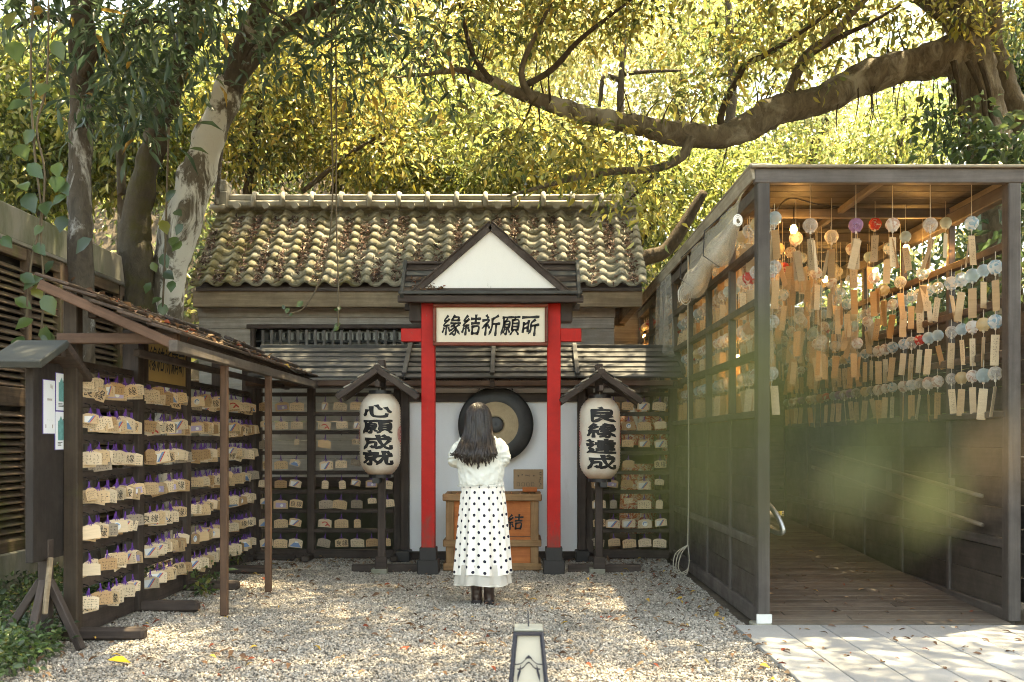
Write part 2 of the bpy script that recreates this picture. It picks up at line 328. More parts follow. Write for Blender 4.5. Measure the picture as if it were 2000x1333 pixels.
# ------------------------------------------------------------------ leaves
def leaf_mesh(name, pos, dirs, nrm, length, width, cols, fine=False, fold=0.25, curl=0.25):
    """pos (n,3) bases; dirs unit axes; nrm approx normals; length/width arrays; cols (n,3)"""
    n = len(pos); d = dirs / np.linalg.norm(dirs, axis=1, keepdims=True)
    s = np.cross(d, nrm); s /= np.linalg.norm(s, axis=1, keepdims=True) + 1e-9; u = np.cross(s, d)
    L = length[:, None]; W = width[:, None]
    if not fine:
        prof = [(0, 0, 0), (0.45, 0.5, fold), (1, 0, -curl), (0.45, -0.5, fold)]; faces = [(0, 1, 2), (0, 2, 3)]
    else:
        prof = [(0, 0, 0), (0.25, 0.38, fold), (0.55, 0.46, fold * 0.8), (1, 0, -curl), (0.55, -0.46, fold * 0.8), (0.25, -0.38, fold), (0.4, 0, 0.0)]
        faces = [(0, 1, 6), (1, 2, 6), (2, 3, 6), (3, 4, 6), (4, 5, 6), (5, 0, 6)]
    k = len(prof); V = np.zeros((n, k, 3))
    for i, (a, b_, c_) in enumerate(prof): V[:, i] = pos + d * L * a + s * W * b_ + u * (W * c_ if i != 3 and c_ >= 0 else L * c_)
    Fc = (np.array(faces)[None] + (np.arange(n) * k)[:, None, None]).reshape(-1, 3)
    me = bpy.data.meshes.new(name); me.vertices.add(n * k); me.vertices.foreach_set('co', V.reshape(-1).astype(np.float32))
    me.loops.add(Fc.size); me.loops.foreach_set('vertex_index', Fc.reshape(-1).astype(np.int32))
    me.polygons.add(len(Fc)); me.polygons.foreach_set('loop_start', (np.arange(len(Fc)) * 3).astype(np.int32))
    at = me.color_attributes.new('col', 'FLOAT_COLOR', 'POINT'); cc = np.ones((n, k, 4), np.float32); cc[:, :, :3] = cols[:, None, :]
    at.data.foreach_set('color', cc.reshape(-1)); me.update(calc_edges=True); me.validate(); return me
def mesh_obj(name, me, mat, parent=None, loc=None):
    me.materials.append(mat); o = bpy.data.objects.new(name, me); C.objects.link(o)
    if parent: o.parent = parent; o.location = -WP[parent.name]
    WP[o.name] = Vector((0, 0, 0)); return o
PAL_GOLD = [((0.37, 0.305, 0.05), 5), ((0.24, 0.235, 0.042), 5), ((0.10, 0.135, 0.032), 3), ((0.37, 0.25, 0.05), 1.6), ((0.50, 0.47, 0.16), 2.5), ((0.055, 0.08, 0.026), 3)]
PAL_LIME = [((0.22, 0.25, 0.042), 4), ((0.14, 0.19, 0.036), 4), ((0.34, 0.32, 0.07), 2), ((0.065, 0.10, 0.03), 3), ((0.48, 0.47, 0.18), 1)]
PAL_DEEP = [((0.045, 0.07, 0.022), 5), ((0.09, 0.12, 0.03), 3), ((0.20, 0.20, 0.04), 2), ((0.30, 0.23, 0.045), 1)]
PAL_GREEN = [((0.05, 0.095, 0.03), 4), ((0.075, 0.12, 0.03), 3), ((0.04, 0.07, 0.03), 3), ((0.16, 0.16, 0.03), 1)]
PAL_DARK = [((0.03, 0.06, 0.03), 4), ((0.045, 0.08, 0.035), 4), ((0.06, 0.09, 0.03), 2), ((0.24, 0.14, 0.02), 0.25)]
PAL_PALE = [((0.34, 0.32, 0.11), 4), ((0.25, 0.265, 0.09), 4), ((0.14, 0.17, 0.06), 2), ((0.33, 0.24, 0.07), 1.4), ((0.44, 0.42, 0.20), 2)]  # lightened to put the far haze into the leaf colours
PAL_DRY = [((0.16, 0.085, 0.045), 4), ((0.10, 0.055, 0.035), 4), ((0.26, 0.17, 0.10), 3), ((0.40, 0.25, 0.05), 0.7), ((0.22, 0.05, 0.025), 0.8)]
def palette(pal, n, jit=0.22):
    cs = np.array([c for c, _ in pal]); p = np.array([w_ for _, w_ in pal], float); c = cs[rng.choice(len(cs), n, p=p / p.sum())]
    return c * rng.uniform(1 - jit, 1 + jit, (n, 1))
def cluster_leaves(centres, per, rad, length, pal, droop=0.5, aspect=0.34, flat=0.7, cj=0.3):
    c = np.repeat(centres, per, axis=0); n = len(c)
    off = rng.normal(0, 1, (n, 3)) * rad * 0.55; off[:, 2] *= flat
    d = off / (np.linalg.norm(off, axis=1, keepdims=True) + 1e-9) + rng.normal(0, 0.5, (n, 3)); d[:, 2] -= droop
    nr = rng.normal(0, 0.55, (n, 3)); nr[:, 2] += 1
    ln = length * rng.uniform(0.6, 1.25, n)
    own = np.repeat(palette(pal, len(centres)), per, axis=0); cols = np.where(rng.uniform(0, 1, (n, 1)) < .55, own * rng.uniform(.85, 1.15, (n, 1)), palette(pal, n)); tone = np.repeat(rng.uniform(1 - cj, 1 + cj, (len(centres), 1)), per, axis=0)
    return c + off, d, nr, ln, ln * aspect * rng.uniform(0.8, 1.2, n), np.clip(cols * tone, 0, 0.6)
def blob_points(n, c, r, hollow=0.35):
    d = rng.normal(0, 1, (n, 3)); d /= np.linalg.norm(d, axis=1, keepdims=True)
    return np.array(c) + d * np.array(r) * (hollow + (1 - hollow) * rng.uniform(0, 1, (n, 1)) ** 0.5)
def crook(p, q, n, amp):
    p, q = Vector(p), Vector(q); L = (q - p).length
    return [p.lerp(q, i / n) + Vector((random.uniform(-1, 1), random.uniform(-1, 1), random.uniform(-1, 1))) * amp * L * (0 if i in (0, n) else 1) for i in range(n + 1)]
def smooth_path(pts, k=4):
    pts = [Vector(p) for p in pts]; out = []
    for i in range(len(pts) - 1):
        p0, p1, p2, p3 = pts[max(i - 1, 0)], pts[i], pts[i + 1], pts[min(i + 2, len(pts) - 1)]
        for j in range(k):
            t = j / k
            out.append(0.5 * ((2 * p1) + (p2 - p0) * t + (2 * p0 - 5 * p1 + 4 * p2 - p3) * t * t + (3 * p1 - p0 - 3 * p2 + p3) * t ** 3))
    return out + [pts[-1]]
def roughen(mb_, amp, freq, k0=0):
    from mathutils import noise as mn_
    for i in range(k0, len(mb_.v)):
        p = Vector(mb_.v[i]); q = p * freq; mb_.v[i] = tuple(p + Vector((mn_.noise(q), mn_.noise(q + Vector((7, 3, 1))), mn_.noise(q + Vector((2, 9, 5))))) * amp + Vector((mn_.noise(q * 3.1), mn_.noise(q * 3.1 + Vector((4, 4, 4))), mn_.noise(q * 3.1 + Vector((1, 8, 2))))) * amp * .45)
    return mb_
def lerps(a, b_, n): return [a + (b_ - a) * i / (n - 1) for i in range(n)]
ORD = ['first', 'second', 'third', 'fourth', 'fifth', 'sixth', 'seventh', 'eighth', 'ninth', 'tenth', 'eleventh', 'twelfth', 'thirteenth', 'fourteenth', 'fifteenth', 'sixteenth']
# ------------------------------------------------------------------ ground
def groundmat():
    m, n, b, o = newmat('forest_soil'); v = coords(n, (1, 1, 1), world=True); f = noise(n, v, 5, 9, 0.75)
    n.links.new(ramp(n, f, [(0.3, (0.045, 0.034, 0.022)), (0.7, (0.13, 0.10, 0.068))]), b.inputs['Base Color']); b.inputs['Roughness'].default_value = 0.95
    bump(n, b, noise(n, v, 30, 6, 0.7), 0.8, 0.03); return m
def sheet(name, x0, x1, y0, y1, z, mat):
    mb = MB(); mb.add([(x0, y0, z), (x1, y0, z), (x1, y1, z), (x0, y1, z)], [(0, 1, 2, 3)]); return tag(mb.build(name, mat), kind='structure')
sheet('ground', -150, 150, -60, 260, -0.03, groundmat())
def gravelmat(base):
    m, n, b, o = newmat('gravel_stone' if not base else 'gravel_bed'); v = coords(n, (1, 1, 1), world=True)
    if base:
        f = noise(n, v, 60, 5, 0.7); col = ramp(n, f, [(0.3, (0.055, 0.05, 0.044)), (0.7, (0.20, 0.188, 0.17))])
    else:
        oi = N(n, 'ShaderNodeObjectInfo')
        col = ramp(n, oi.outputs['Random'], [(0.0, (0.115, 0.10, 0.085)), (0.25, (0.26, 0.235, 0.20)), (0.6, (0.385, 0.345, 0.295)), (0.85, (0.31, 0.27, 0.22)), (1.0, (0.58, 0.535, 0.47))])
        col = mixc(n, ramp(n, noise(n, v, 1.1, 6, 0.7), [(0.45, (0,) * 3), (0.7, (0.6,) * 3)]), col, (0.16, 0.138, 0.11))
    n.links.new(col, b.inputs['Base Color']); b.inputs['Roughness'].default_value = 0.85; b.inputs['Specular IOR Level'].default_value = 0.25
    if base: bump(n, b, f, 0.9, 0.02)
    return m
GX0, GX1, GY0, GY1 = -4.35, 1.66, 3.6, 11.75
mb = MB(); nx, ny = 30, 36
mb.add([(GX0 + (GX1 - GX0) * i / nx, GY0 + (GY1 - GY0) * j / ny, -0.008 + 0.012 * math.sin(i * 1.7 + j * .6) * math.sin(j * 1.1 - i * .4)) for j in range(ny + 1) for i in range(nx + 1)],
       [(j * (nx + 1) + i, j * (nx + 1) + i + 1, (j + 1) * (nx + 1) + i + 1, (j + 1) * (nx + 1) + i) for j in range(ny) for i in range(nx)])
gravel_bed = tag(mb.build('gravel_bed', gravelmat(True)), kind='structure')
gs = MB(); gs.v = list(mb.v); gs.f = list(mb.f)
gravel = gs.build('gravel', gravelmat(False)); tag(gravel, kind='stuff')
def gravel_nodes():
    g = bpy.data.node_groups.new('loose_stones', 'GeometryNodeTree')
    g.interface.new_socket('Geometry', in_out='INPUT', socket_type='NodeSocketGeometry'); g.interface.new_socket('Geometry', in_out='OUTPUT', socket_type='NodeSocketGeometry')
    n = g.nodes; L = g.links.new
    gi, go = n.new('NodeGroupInput'), n.new('NodeGroupOutput')
    dp = n.new('GeometryNodeDistributePointsOnFaces'); dp.inputs['Density'].default_value = 4300; L(gi.outputs[0], dp.inputs['Mesh'])
    ic = n.new('GeometryNodeMeshIcoSphere'); ic.inputs['Radius'].default_value = 0.0098; ic.inputs['Subdivisions'].default_value = 1
    sp = n.new('GeometryNodeSetPosition'); rv0 = n.new('FunctionNodeRandomValue'); rv0.data_type = 'FLOAT_VECTOR'; rv0.inputs[0].default_value = (-0.004,) * 3; rv0.inputs[1].default_value = (0.004,) * 3
    L(ic.outputs[0], sp.inputs['Geometry']); L(rv0.outputs[0], sp.inputs['Offset'])
    sm = n.new('GeometryNodeSetMaterial'); sm.inputs['Material'].default_value = gravel.data.materials[0]; L(sp.outputs[0], sm.inputs['Geometry'])
    ip = n.new('GeometryNodeInstanceOnPoints'); L(dp.outputs['Points'], ip.inputs['Points']); L(sm.outputs[0], ip.inputs['Instance'])
    rr = n.new('FunctionNodeRandomValue'); rr.data_type = 'FLOAT_VECTOR'; rr.inputs[0].default_value = (-.9, -.9, 0); rr.inputs[1].default_value = (.9, .9, 6.28); rr.inputs['Seed'].default_value = 3
    rs = n.new('FunctionNodeRandomValue'); rs.data_type = 'FLOAT_VECTOR'; rs.inputs[0].default_value = (.45, .4, .3); rs.inputs[1].default_value = (1.35, 1.1, .85); rs.inputs['Seed'].default_value = 7
    L(rr.outputs[0], ip.inputs['Rotation']); L(rs.outputs[0], ip.inputs['Scale'])
    tr = n.new('GeometryNodeSetPosition'); rz = n.new('FunctionNodeRandomValue'); rz.data_type = 'FLOAT_VECTOR'; rz.inputs[0].default_value = (0, 0, 0); rz.inputs[1].default_value = (0, 0, .012); rz.inputs['Seed'].default_value = 9
    L(ip.outputs[0], tr.inputs['Geometry']); L(rz.outputs[0], tr.inputs['Offset']); L(tr.outputs[0], go.inputs[0]); return g
mod = gravel.modifiers.new('stones', 'NODES'); mod.node_group = gravel_nodes()

# ------------------------------------------------------------------ stone paving in front of the corridor
paving = MB(); paving.add([(1.545, 3.0, -0.02), (7, 3.0, -0.02), (7, 7.19, -0.02), (1.545, 7.19, -0.02)], [(0, 1, 2, 3)])
paving = tag(paving.build('stone_pavement', plain('paving_bed', (0.05, 0.05, 0.048), 0.9)), kind='structure')
def pavmat():
    m, n, b, o = newmat('grey_granite_slab'); v = coords(n, (1, 1, 1), world=True)
    f = noise(n, v, 240, 3, 0.6); f2 = noise(n, v, 2.5, 7, 0.7)
    col = ramp(n, f, [(0.3, (0.17, 0.175, 0.175)), (0.7, (0.34, 0.345, 0.34))]); col = mixc(n, ramp(n, f2, [(0.45, (0,) * 3), (0.75, (0.5,) * 3)]), col, (0.15, 0.15, 0.14))
    n.links.new(hsvrand(n, col, 0.13), b.inputs['Base Color']); b.inputs['Roughness'].default_value = 0.75; bump(n, b, f, 0.12, 0.003); return m
pv = pavmat(); x = 1.55; i = 0
while x < 4.9:
    y = 7.18 + (0.0 if i % 2 else -0.45)
    if y < 7.18: board('paving_slab', pv, paving, (x + 0.155, 7.18 - 0.225 + 0.0, 0.004), (0.304, 0.444, 0.04), ch=0.004)
    while y > 3.9:
        board('paving_slab', pv, paving, (x + 0.155, y - 0.45, 0.004 + random.uniform(-.0015, .0015)), (0.304, 0.894, 0.04), ch=0.004); y -= 0.9
    x += 0.31; i += 1

# ------------------------------------------------------------------ the wooden house with the tiled roof
house = thing('wooden_house', 'low plank house with a mossy tiled roof behind the torii', 'house', (-1.4, 12.4, 0))
HX0, HX1, HY = -4.0, 1.18, 12.42
zb = [0.9 + 0.232 * i for i in range(10)]; wh = lambda a: wood('whitewashed_plank', (.42, .40, .37), (.66, .64, .60), a, var=.1)  # lower wall planks take a paler wood
for i, z in enumerate(zb):
    zc = z + 0.114
    if 2.47 < zc < 2.75:       # either side of the lattice window
        board('wall_plank', pl('X'), house, ((HX0 - 3.33) / 2, HY, zc), (-3.33 - HX0, 0.03, 0.228), (R(1.5), 0, 0), 0.004)
        board('wall_plank', pl('X'), house, ((HX1 - 0.30) / 2, HY, zc), (HX1 + 0.30, 0.03, 0.228), (R(1.5), 0, 0), 0.004)
    else:
        board('wall_plank', pl('X') if zc > 2.2 else wh('X'), house, ((HX0 + HX1) / 2, HY + random.uniform(-.003, .003), zc), (HX1 - HX0, 0.03, 0.228), (R(1.5), 0, 0), 0.004)
for sx in (HX0, HX1):
    for i, z in enumerate(zb): board('wall_plank', pl('Y'), house, (sx - math.copysign(0.016, sx), HY + 1.0, z + 0.114), (0.028, 1.95, 0.228), (0, 0, 0), 0.004)
board('sill_beam', dk('X'), house, ((HX0 + HX1) / 2, HY + .02, 0.84), (HX1 - HX0 + .04, 0.12, 0.12))
mb = MB().box(((HX0 + HX1) / 2, HY + 1.1, 0.40), (HX1 - HX0 - .1, 1.9, 0.82)); mb.build('foundation', M_foundation, house)  # dark mossy block stands in for the shadowed void under the floor
win = MB().box((-1.81, HY + .16, 2.61), (3.06, 0.02, 0.36)).build('window', plain('dark_window_glass', (0.012, 0.014, 0.014), 0.15, spec=0.5), house, origin=(-1.81, HY, 2.61))
zt, zbm = 2.745, 2.475
board('frame', dk('X'), win, (-1.81, HY - .03, zt + 0.03), (3.16, 0.10, 0.05)); board('frame', dk('X'), win, (-1.81, HY - .025, zbm - 0.015), (3.06, 0.09, 0.04))
board('frame', gy('X'), win, (-1.81, HY + 0.03, 2.60), (3.0, 0.02, 0.025), ch=.003)
for s in (-3.32, -0.30): board('frame', dk('Z'), win, (s, HY - .02, 2.61), (0.05, 0.09, 0.30))
for i in range(27): board('lattice_bar', wood('lattice_wood', (.09, .085, .078), (.22, .205, .19), 'Z'), win, (-3.2 + i * 0.109, HY - 0.012, 2.61), (0.032, 0.03, 0.25), ch=.003)
for sx in (-3.0, -1.95, -0.9): board('paper_pane', plain('dim_pane', (0.20, 0.21, 0.19), 0.4), win, (sx, HY + .10, 2.54), (0.42, 0.01, 0.14), ch=.002)
board('eaves_beam', rafm('X'), house, (-1.24, 12.14, 3.08), (5.46, 0.12, 0.20))
board('eaves_beam', rafm('X'), house, (-1.24, 14.1, 3.08), (5.46, 0.12, 0.20))
for sx in (-3.94, 1.45): board('eaves_beam', rafm('Y'), house, (sx, 13.12, 3.10), (0.10, 1.82, 0.18))
board('top_plate', pl('X'), house, (-1.41, HY - .01, 3.10), (5.2, 0.05, 0.42))
# roof: the deck, then tiles one by one
E0 = Vector((0, 12.0, 3.235)); E1 = Vector((0, 13.12, 4.36)); RX0, RX1 = -3.97, 1.53
sl = (E1 - E0); SL = sl.length; sl.normalize(); sn = Vector((0, -sl.z, sl.y))
mbr = MB()
for s in (0, 1):
    yy = (lambda y: y) if s == 0 else (lambda y: 2 * 13.12 - y)
    mbr.add([(RX0 + .05, yy(E0.y + .04), E0.z - .03), (RX1 - .05, yy(E0.y + .04), E0.z - .03), (RX1 - .05, yy(E1.y), E1.z - .03), (RX0 + .05, yy(E1.y), E1.z - .03),
             (RX0 + .05, yy(E0.y + .04), E0.z - .07), (RX1 - .05, yy(E0.y + .04), E0.z - .07), (RX1 - .05, yy(E1.y), E1.z - .07), (RX0 + .05, yy(E1.y), E1.z - .07)],
            [(0, 1, 2, 3), (4, 5, 6, 7), (0, 1, 5, 4), (0, 3, 7, 4), (1, 2, 6, 5)])
mbr.add([(RX0 + .3, 12.3, 3.2), (RX0 + .3, 13.94, 3.2), (RX0 + .3, 13.12, 4.3)], [(0, 1, 2)]); mbr.add([(RX1 - .3, 12.3, 3.2), (RX1 - .3, 13.94, 3.2), (RX1 - .3, 13.12, 4.3)], [(0, 1, 2)])
roof = mbr.build('roof', dk('X'), house)
TW, NR = 0.2391, 10; NCOL = 23; PITCH = SL / NR
def tile_mesh():
    prof = [(0.0, 0.012), (0.10, -0.012), (0.25, -0.022), (0.42, -0.020), (0.56, -0.004), (0.68, 0.030), (0.80, 0.045), (0.92, 0.036), (1.06, 0.004)]
    mb = MB(); k = len(prof); Lt = PITCH * 1.18
    vs = [(TW * (u - .5), 0, z + 0.030) for u, z in prof] + [(TW * (u - .5), Lt, z) for u, z in prof] + [(TW * (u - .5), 0.002, z + 0.004) for u, z in prof]
    fs = [(i, i + 1, k + i + 1, k + i) for i in range(k - 1)] + [(2 * k + i, 2 * k + i + 1, i + 1, i) for i in range(k - 1)]
    mb.add(vs, fs); me = mb.mesh('tile', mats=[M_tile]); me.polygons.foreach_set('use_smooth', [i < k - 1 for i in range(len(fs))]); return me
tme = tile_mesh(); basis = Matrix((Vector((1, 0, 0)), sl, sn)).transposed()
def put_tile(x, t, back=False):
    o = bpy.data.objects.new('tile', tme); C.objects.link(o); o.parent = roof
    p = E0 + sl * t + sn * random.uniform(0, .007)
    m = basis @ Euler((random.gauss(0, .012), random.gauss(0, .012), random.gauss(0, .018))).to_matrix()
    o.location = Vector((x + random.gauss(0, .004), p.y, p.z)) - WP[house.name]; o.rotation_euler = m.to_euler()
for r in range(NR):
    for c in range(NCOL): put_tile(RX0 + TW * (c + 0.5), r * PITCH - 0.02)
# plain covering on the far slope, which nobody sees
MB().add([(RX0, 14.24, 3.25), (RX1, 14.24, 3.25), (RX1, 13.12, 4.4), (RX0, 13.12, 4.4)], [(0, 1, 2, 3)]).build('rear_covering', M_tile, roof)
# ridge of long tiles, saddle rolls over their joints, end ornaments
RW0, RW1 = -3.86, 1.42
for i in range(14):
    L = (RW1 - RW0) / 14; xc = RW0 + L * (i + .5)
    board('ridge_tile', M_ridge, roof, (xc, 13.10, 4.45), (L - .006, 0.26, 0.085), (random.gauss(0, .01), random.gauss(0, .008), 0), .02)
    board('ridge_tile', M_ridge, roof, (xc, 13.10, 4.535), (L - .006, 0.20, 0.09), (random.gauss(0, .01), random.gauss(0, .006), 0), .03)
    me = MB(); me.tube([(xc + L / 2 + .02, 12.94, 4.40), (xc + L / 2 + .02, 12.945, 4.52), (xc + L / 2 + .02, 12.99, 4.58), (xc + L / 2 + .02, 13.10, 4.60), (xc + L / 2 + .02, 13.26, 4.55)], .032, 8)
    if i < 13: me.build('ridge_roll', M_ridge, roof, smooth=True)
    me = MB().lathe([(.0, 0), (.045, 0), (.05, .06), (.0, .06)], (xc, 12.90, 4.41), 10, 'Y')
    me.build('ridge_roll', M_ridge, roof)
for xe, s in ((RW0 - .02, -1), (RW1 + .02, 1)):
    me = MB().box((xe, 13.1, 4.50), (0.16, 0.30, 0.22), ch=.02).box((xe, 13.1, 4.66), (0.11, 0.24, 0.12), ch=.03).box((xe + s * .03, 13.08, 4.73), (0.16, 0.22, 0.06), ch=.02).box((xe + s * .05, 13.1, 4.40), (0.2, 0.36, 0.06), ch=.02)
    me.build('end_ornament', M_ridge, roof)
# litter lying in the troughs of the tiles
n = 6500; ci = rng.integers(0, NCOL, n); xx = RX0 + TW * (ci + 0.33 + rng.normal(0, .11, n)); tt = rng.uniform(0.0, 1, n) ** 1.15 * SL * .9
dens = np.sin(ci * 2.3 + tt * 3.1) + np.sin(ci * .9 - tt * 5.3); k = dens > rng.uniform(-1.4, 1.2, n); xx, tt = xx[k], tt[k]; n = len(xx)
pos = np.stack([xx, E0.y + sl.y * tt + sn.y * .045, E0.z + sl.z * tt + sn.z * .045], 1)
d = rng.normal(0, 1, (n, 3)); d[:, 1] *= .7; d[:, 2] = d[:, 1] + rng.normal(0, .35, n); nr = np.tile(np.array(sn), (n, 1)) + rng.normal(0, .3, (n, 3))
o = mesh_obj('leaf_litter', leaf_mesh('leaf_litter', pos, d, nr, rng.uniform(.03, .085, n), rng.uniform(.008, .022, n), palette([((0.10, 0.055, 0.042), 4), ((0.17, 0.11, 0.085), 3), ((0.36, 0.30, 0.25), 1.5), ((0.05, 0.032, 0.025), 4)], n)), M_dry); tag(o, kind='stuff')

# ------------------------------------------------------------------ white altar wall with its lean-to roof of slats
wallt = thing('altar_wall', 'white plaster wall in a dark timber frame behind the offering box', 'wall', (-0.3, 11.35, 0))
board('plaster_panel', M_plaster, wallt, (-0.3, 11.36, 0.945), (1.91, 0.03, 1.74), ch=.002); board('plaster_panel', M_plaster, wallt, (-0.3, 11.36, 1.965), (1.91, 0.03, 0.17), ch=.002)
board('tie_beam', dk('X'), wallt, (-0.3, 11.335, 1.847), (1.92, 0.09, 0.10)); board('top_beam', dk('X'), wallt, (-0.3, 11.335, 2.09), (1.92, 0.10, 0.09)); board('ground_beam', dk('X'), wallt, (-0.3, 11.33, 0.045), (1.92, 0.10, 0.10))
for sx in (-1.305, .705): board('post', dk('Z'), wallt, (sx, 11.33, 1.06), (0.09, 0.12, 2.12))
for sx in (-1.305, .705): MB().box((sx, 11.25, .06), (.16, .3, .12), ch=.01).build('footing', M_post_base, wallt)
board('strut', dk('Z'), wallt, (-0.31, 11.29, 1.99), (0.07, 0.06, 0.2))
lean = thing('slat_roof', 'long low lean-to roof of grey weathered slats behind the torii posts', 'roof', (-0.5, 11.2, 2.0))
A0 = Vector((0, 10.86, 2.03)); A1 = Vector((0, 11.52, 2.42)); ad = (A1 - A0); AL = ad.length; ad.normalize(); an = Vector((0, -ad.z, ad.y)); ang = math.atan2(ad.z, ad.y)
for i in range(6):
    t = AL * (i + .5) / 6
    for x0, x1 in ((-2.98, -1.26), (-1.254, 0.62), (0.626, 1.80)):
        p = A0 + ad * t + an * (0.012 + random.uniform(0, .006))
        board('slat', gy('X'), lean, ((x0 + x1) / 2, p.y, p.z), (x1 - x0, AL / 6 * 1.18, 0.02), (ang - 0.14 + random.gauss(0, .012), random.gauss(0, .003), 0), .004)
for sx in (-1.26, -0.30, 0.63, 1.79):
    p = (A0 + A1) / 2 + an * .062; board('batten', gy('Y'), lean, (sx, p.y, p.z), (0.05, AL * 1.0, 0.03), (ang, 0, 0), .004)
board('eaves_board', br('X'), lean, (-0.6, 10.90, 1.985), (4.8, 0.05, 0.06)); board('eaves_board', dk('X'), lean, (-0.6, 10.96, 1.945), (4.8, 0.05, 0.03))
board('top_board', gy('X'), lean, (-0.6, 11.53, 2.44), (4.8, 0.06, 0.05))
for sx in (-2.4, -1.3, -0.3, .7, 1.7): board('rafter', dk('Y'), lean, (sx, 11.19, 2.16), (0.05, AL, 0.06), (ang, 0, 0))

# ------------------------------------------------------------------ vermilion torii with its little gabled roof and name board
tor = thing('torii_gate', 'vermilion torii gate on black feet with a small gabled roof', 'gate', (-0.29, 10.17, 0))
TY = 10.17
for sx in (-0.931, 0.348):
    MB().box((sx, TY, 1.50), (0.136, 0.136, 2.50), ch=.005).build('post', M_red, tor)
    ft = MB(); ft.box((sx, TY, .07), (.215, .215, .15), ch=.008).box((sx, TY, .205), (.172, .172, .13), ch=.006); ft.build('post_foot', M_post_base, tor)
MB().box((-0.29, TY, 2.43), (1.835, 0.10, 0.132), ch=.004).build('crossbeam', M_red, tor)
grf = MB().box((-0.29, 10.24, 2.765), (1.74, .60, .02)).build('canopy', dk('X'), tor, origin=(-0.29, 10.2, 2.8))
board('fascia', dk('X'), grf, (-0.29, 9.93, 2.768), (1.85, 0.06, 0.07)); board('fascia', dk('X'), grf, (-0.29, 10.55, 2.768), (1.85, 0.06, 0.07)); board('fascia', gy('X'), grf, (-0.29, 9.90, 2.826), (1.83, 0.07, 0.035))
for s in (1, -1):
    q0 = Vector((0, TY + .07 - s * .33, 2.83)); q1 = Vector((0, TY + .07 - s * .02, 3.16)); qd = (q1 - q0); ql = qd.length; qd.normalize(); qa = math.atan2(qd.z, qd.y) if s > 0 else math.atan2(qd.z, qd.y)
    for i in range(5):
        p = q0 + qd * ql * (i + .5) / 5
        board('slat', gy('X') if i % 2 else dk('X'), grf, (-0.29, p.y, p.z), (1.73, ql / 5 * 1.25, 0.016), (qa - 0.18, 0, 0), .003)
    for sx in (-1.17, .59):
        m_ = (q0 + q1) / 2; beam('barge_board', gy('Y'), grf, (sx, q0.y - s * .04, q0.z - .04), (sx, q1.y, q1.z + .03), .035, .07)
board('ridge_board', dk('X'), grf, (-0.29, TY + .07, 3.18), (1.76, .10, .03))
gx, gz0, gz1, hw = -0.292, 2.85, 3.505, 0.735
MB().prism([(gx - hw, gz0 - .01), (gx + hw, gz0 - .01), (gx, gz1 - .03)], 9.95, 9.97).build('gable_panel', M_gable, grf)
for s in (-1, 1):
    mm = MB(); a = Vector((gx + s * (hw + .03), 0, gz0 - .03)); b_ = Vector((gx, 0, gz1)); d = (b_ - a).normalized(); nn = Vector((-d.z, 0, d.x)) * (1 if s > 0 else -1)
    if nn.z < 0: nn = -nn
    poly = [(p.x, p.z) for p in (a - nn * .026, a + nn * .022, b_ + nn * .022 + Vector((0, 0, .02)), b_ - nn * .026 - Vector((0, 0, .02)))]
    mm.prism(poly, 9.90, 9.96); mm.build('barge_board', dk('Y'), grf)
    for k in range(5):           # boards of the little cross gable running back
        t = (k + .5) / 5; p = a.lerp(b_, t) + nn * (.028 + random.uniform(0, .006))
        board('slat', dk('Y'), grf, (p.x, 10.19, p.z), ((b_ - a).length / 5 * 1.1, .62, .014), (0, -math.atan2(d.z, d.x) if s < 0 else PI - math.atan2(d.z, d.x), random.gauss(0, .01)), .003)
for sx in (-1.06, .475): board('bracket', dk('Z'), tor, (sx, TY + .03, 2.66), (0.12, .2, .19))
n = 90; xs_ = rng.uniform(-1.1, -.75, n); t = rng.uniform(0, .4, n) ** 1.0
pos = np.stack([xs_, TY - .26 + t * .31, 2.855 + t * .33], 1)
tag(mesh_obj('leaf_litter', leaf_mesh('leaf_litter', pos, rng.normal(0, 1, (n, 3)) * np.array([1, .6, .5]), np.tile([0, -.7, .7], (n, 1)) + rng.normal(0, .3, (n, 3)), rng.uniform(.03, .06, n), rng.uniform(.01, .025, n), palette(PAL_DRY, n)), M_dry), kind='stuff')

nb = thing('name_board', 'cream shrine name board lettered in black brush strokes, framed in red-brown wood', 'sign', (-0.293, 10.04, 2.52))
M_cream = stained('cream_board', (0.74, 0.67, 0.54), (0.64, 0.56, 0.43), .5, .8, 2.5)
M_frame = wood('red_frame_wood', (0.11, 0.022, 0.012), (0.22, 0.05, 0.025), 'X', .5)
MB().box((-0.293, 10.05, 2.52), (1.10, .03, .36)).build('panel', M_cream, nb)
for z in (2.715, 2.327): board('frame', M_frame, nb, (-0.293, 10.03, z), (1.16, .07, .034), ch=.008)
for sx in (-0.856, .270): board('frame', M_frame, nb, (sx, 10.03, 2.521), (.034, .07, .353), ch=.008)
for i, ch_ in enumerate('緣結祈願所'):
    text_on_wall('character', ch_, nb, (-0.293 + (i - 2) * 0.198, 10.030, 2.517), .208, 13.5, shear=.10, xs=.88)

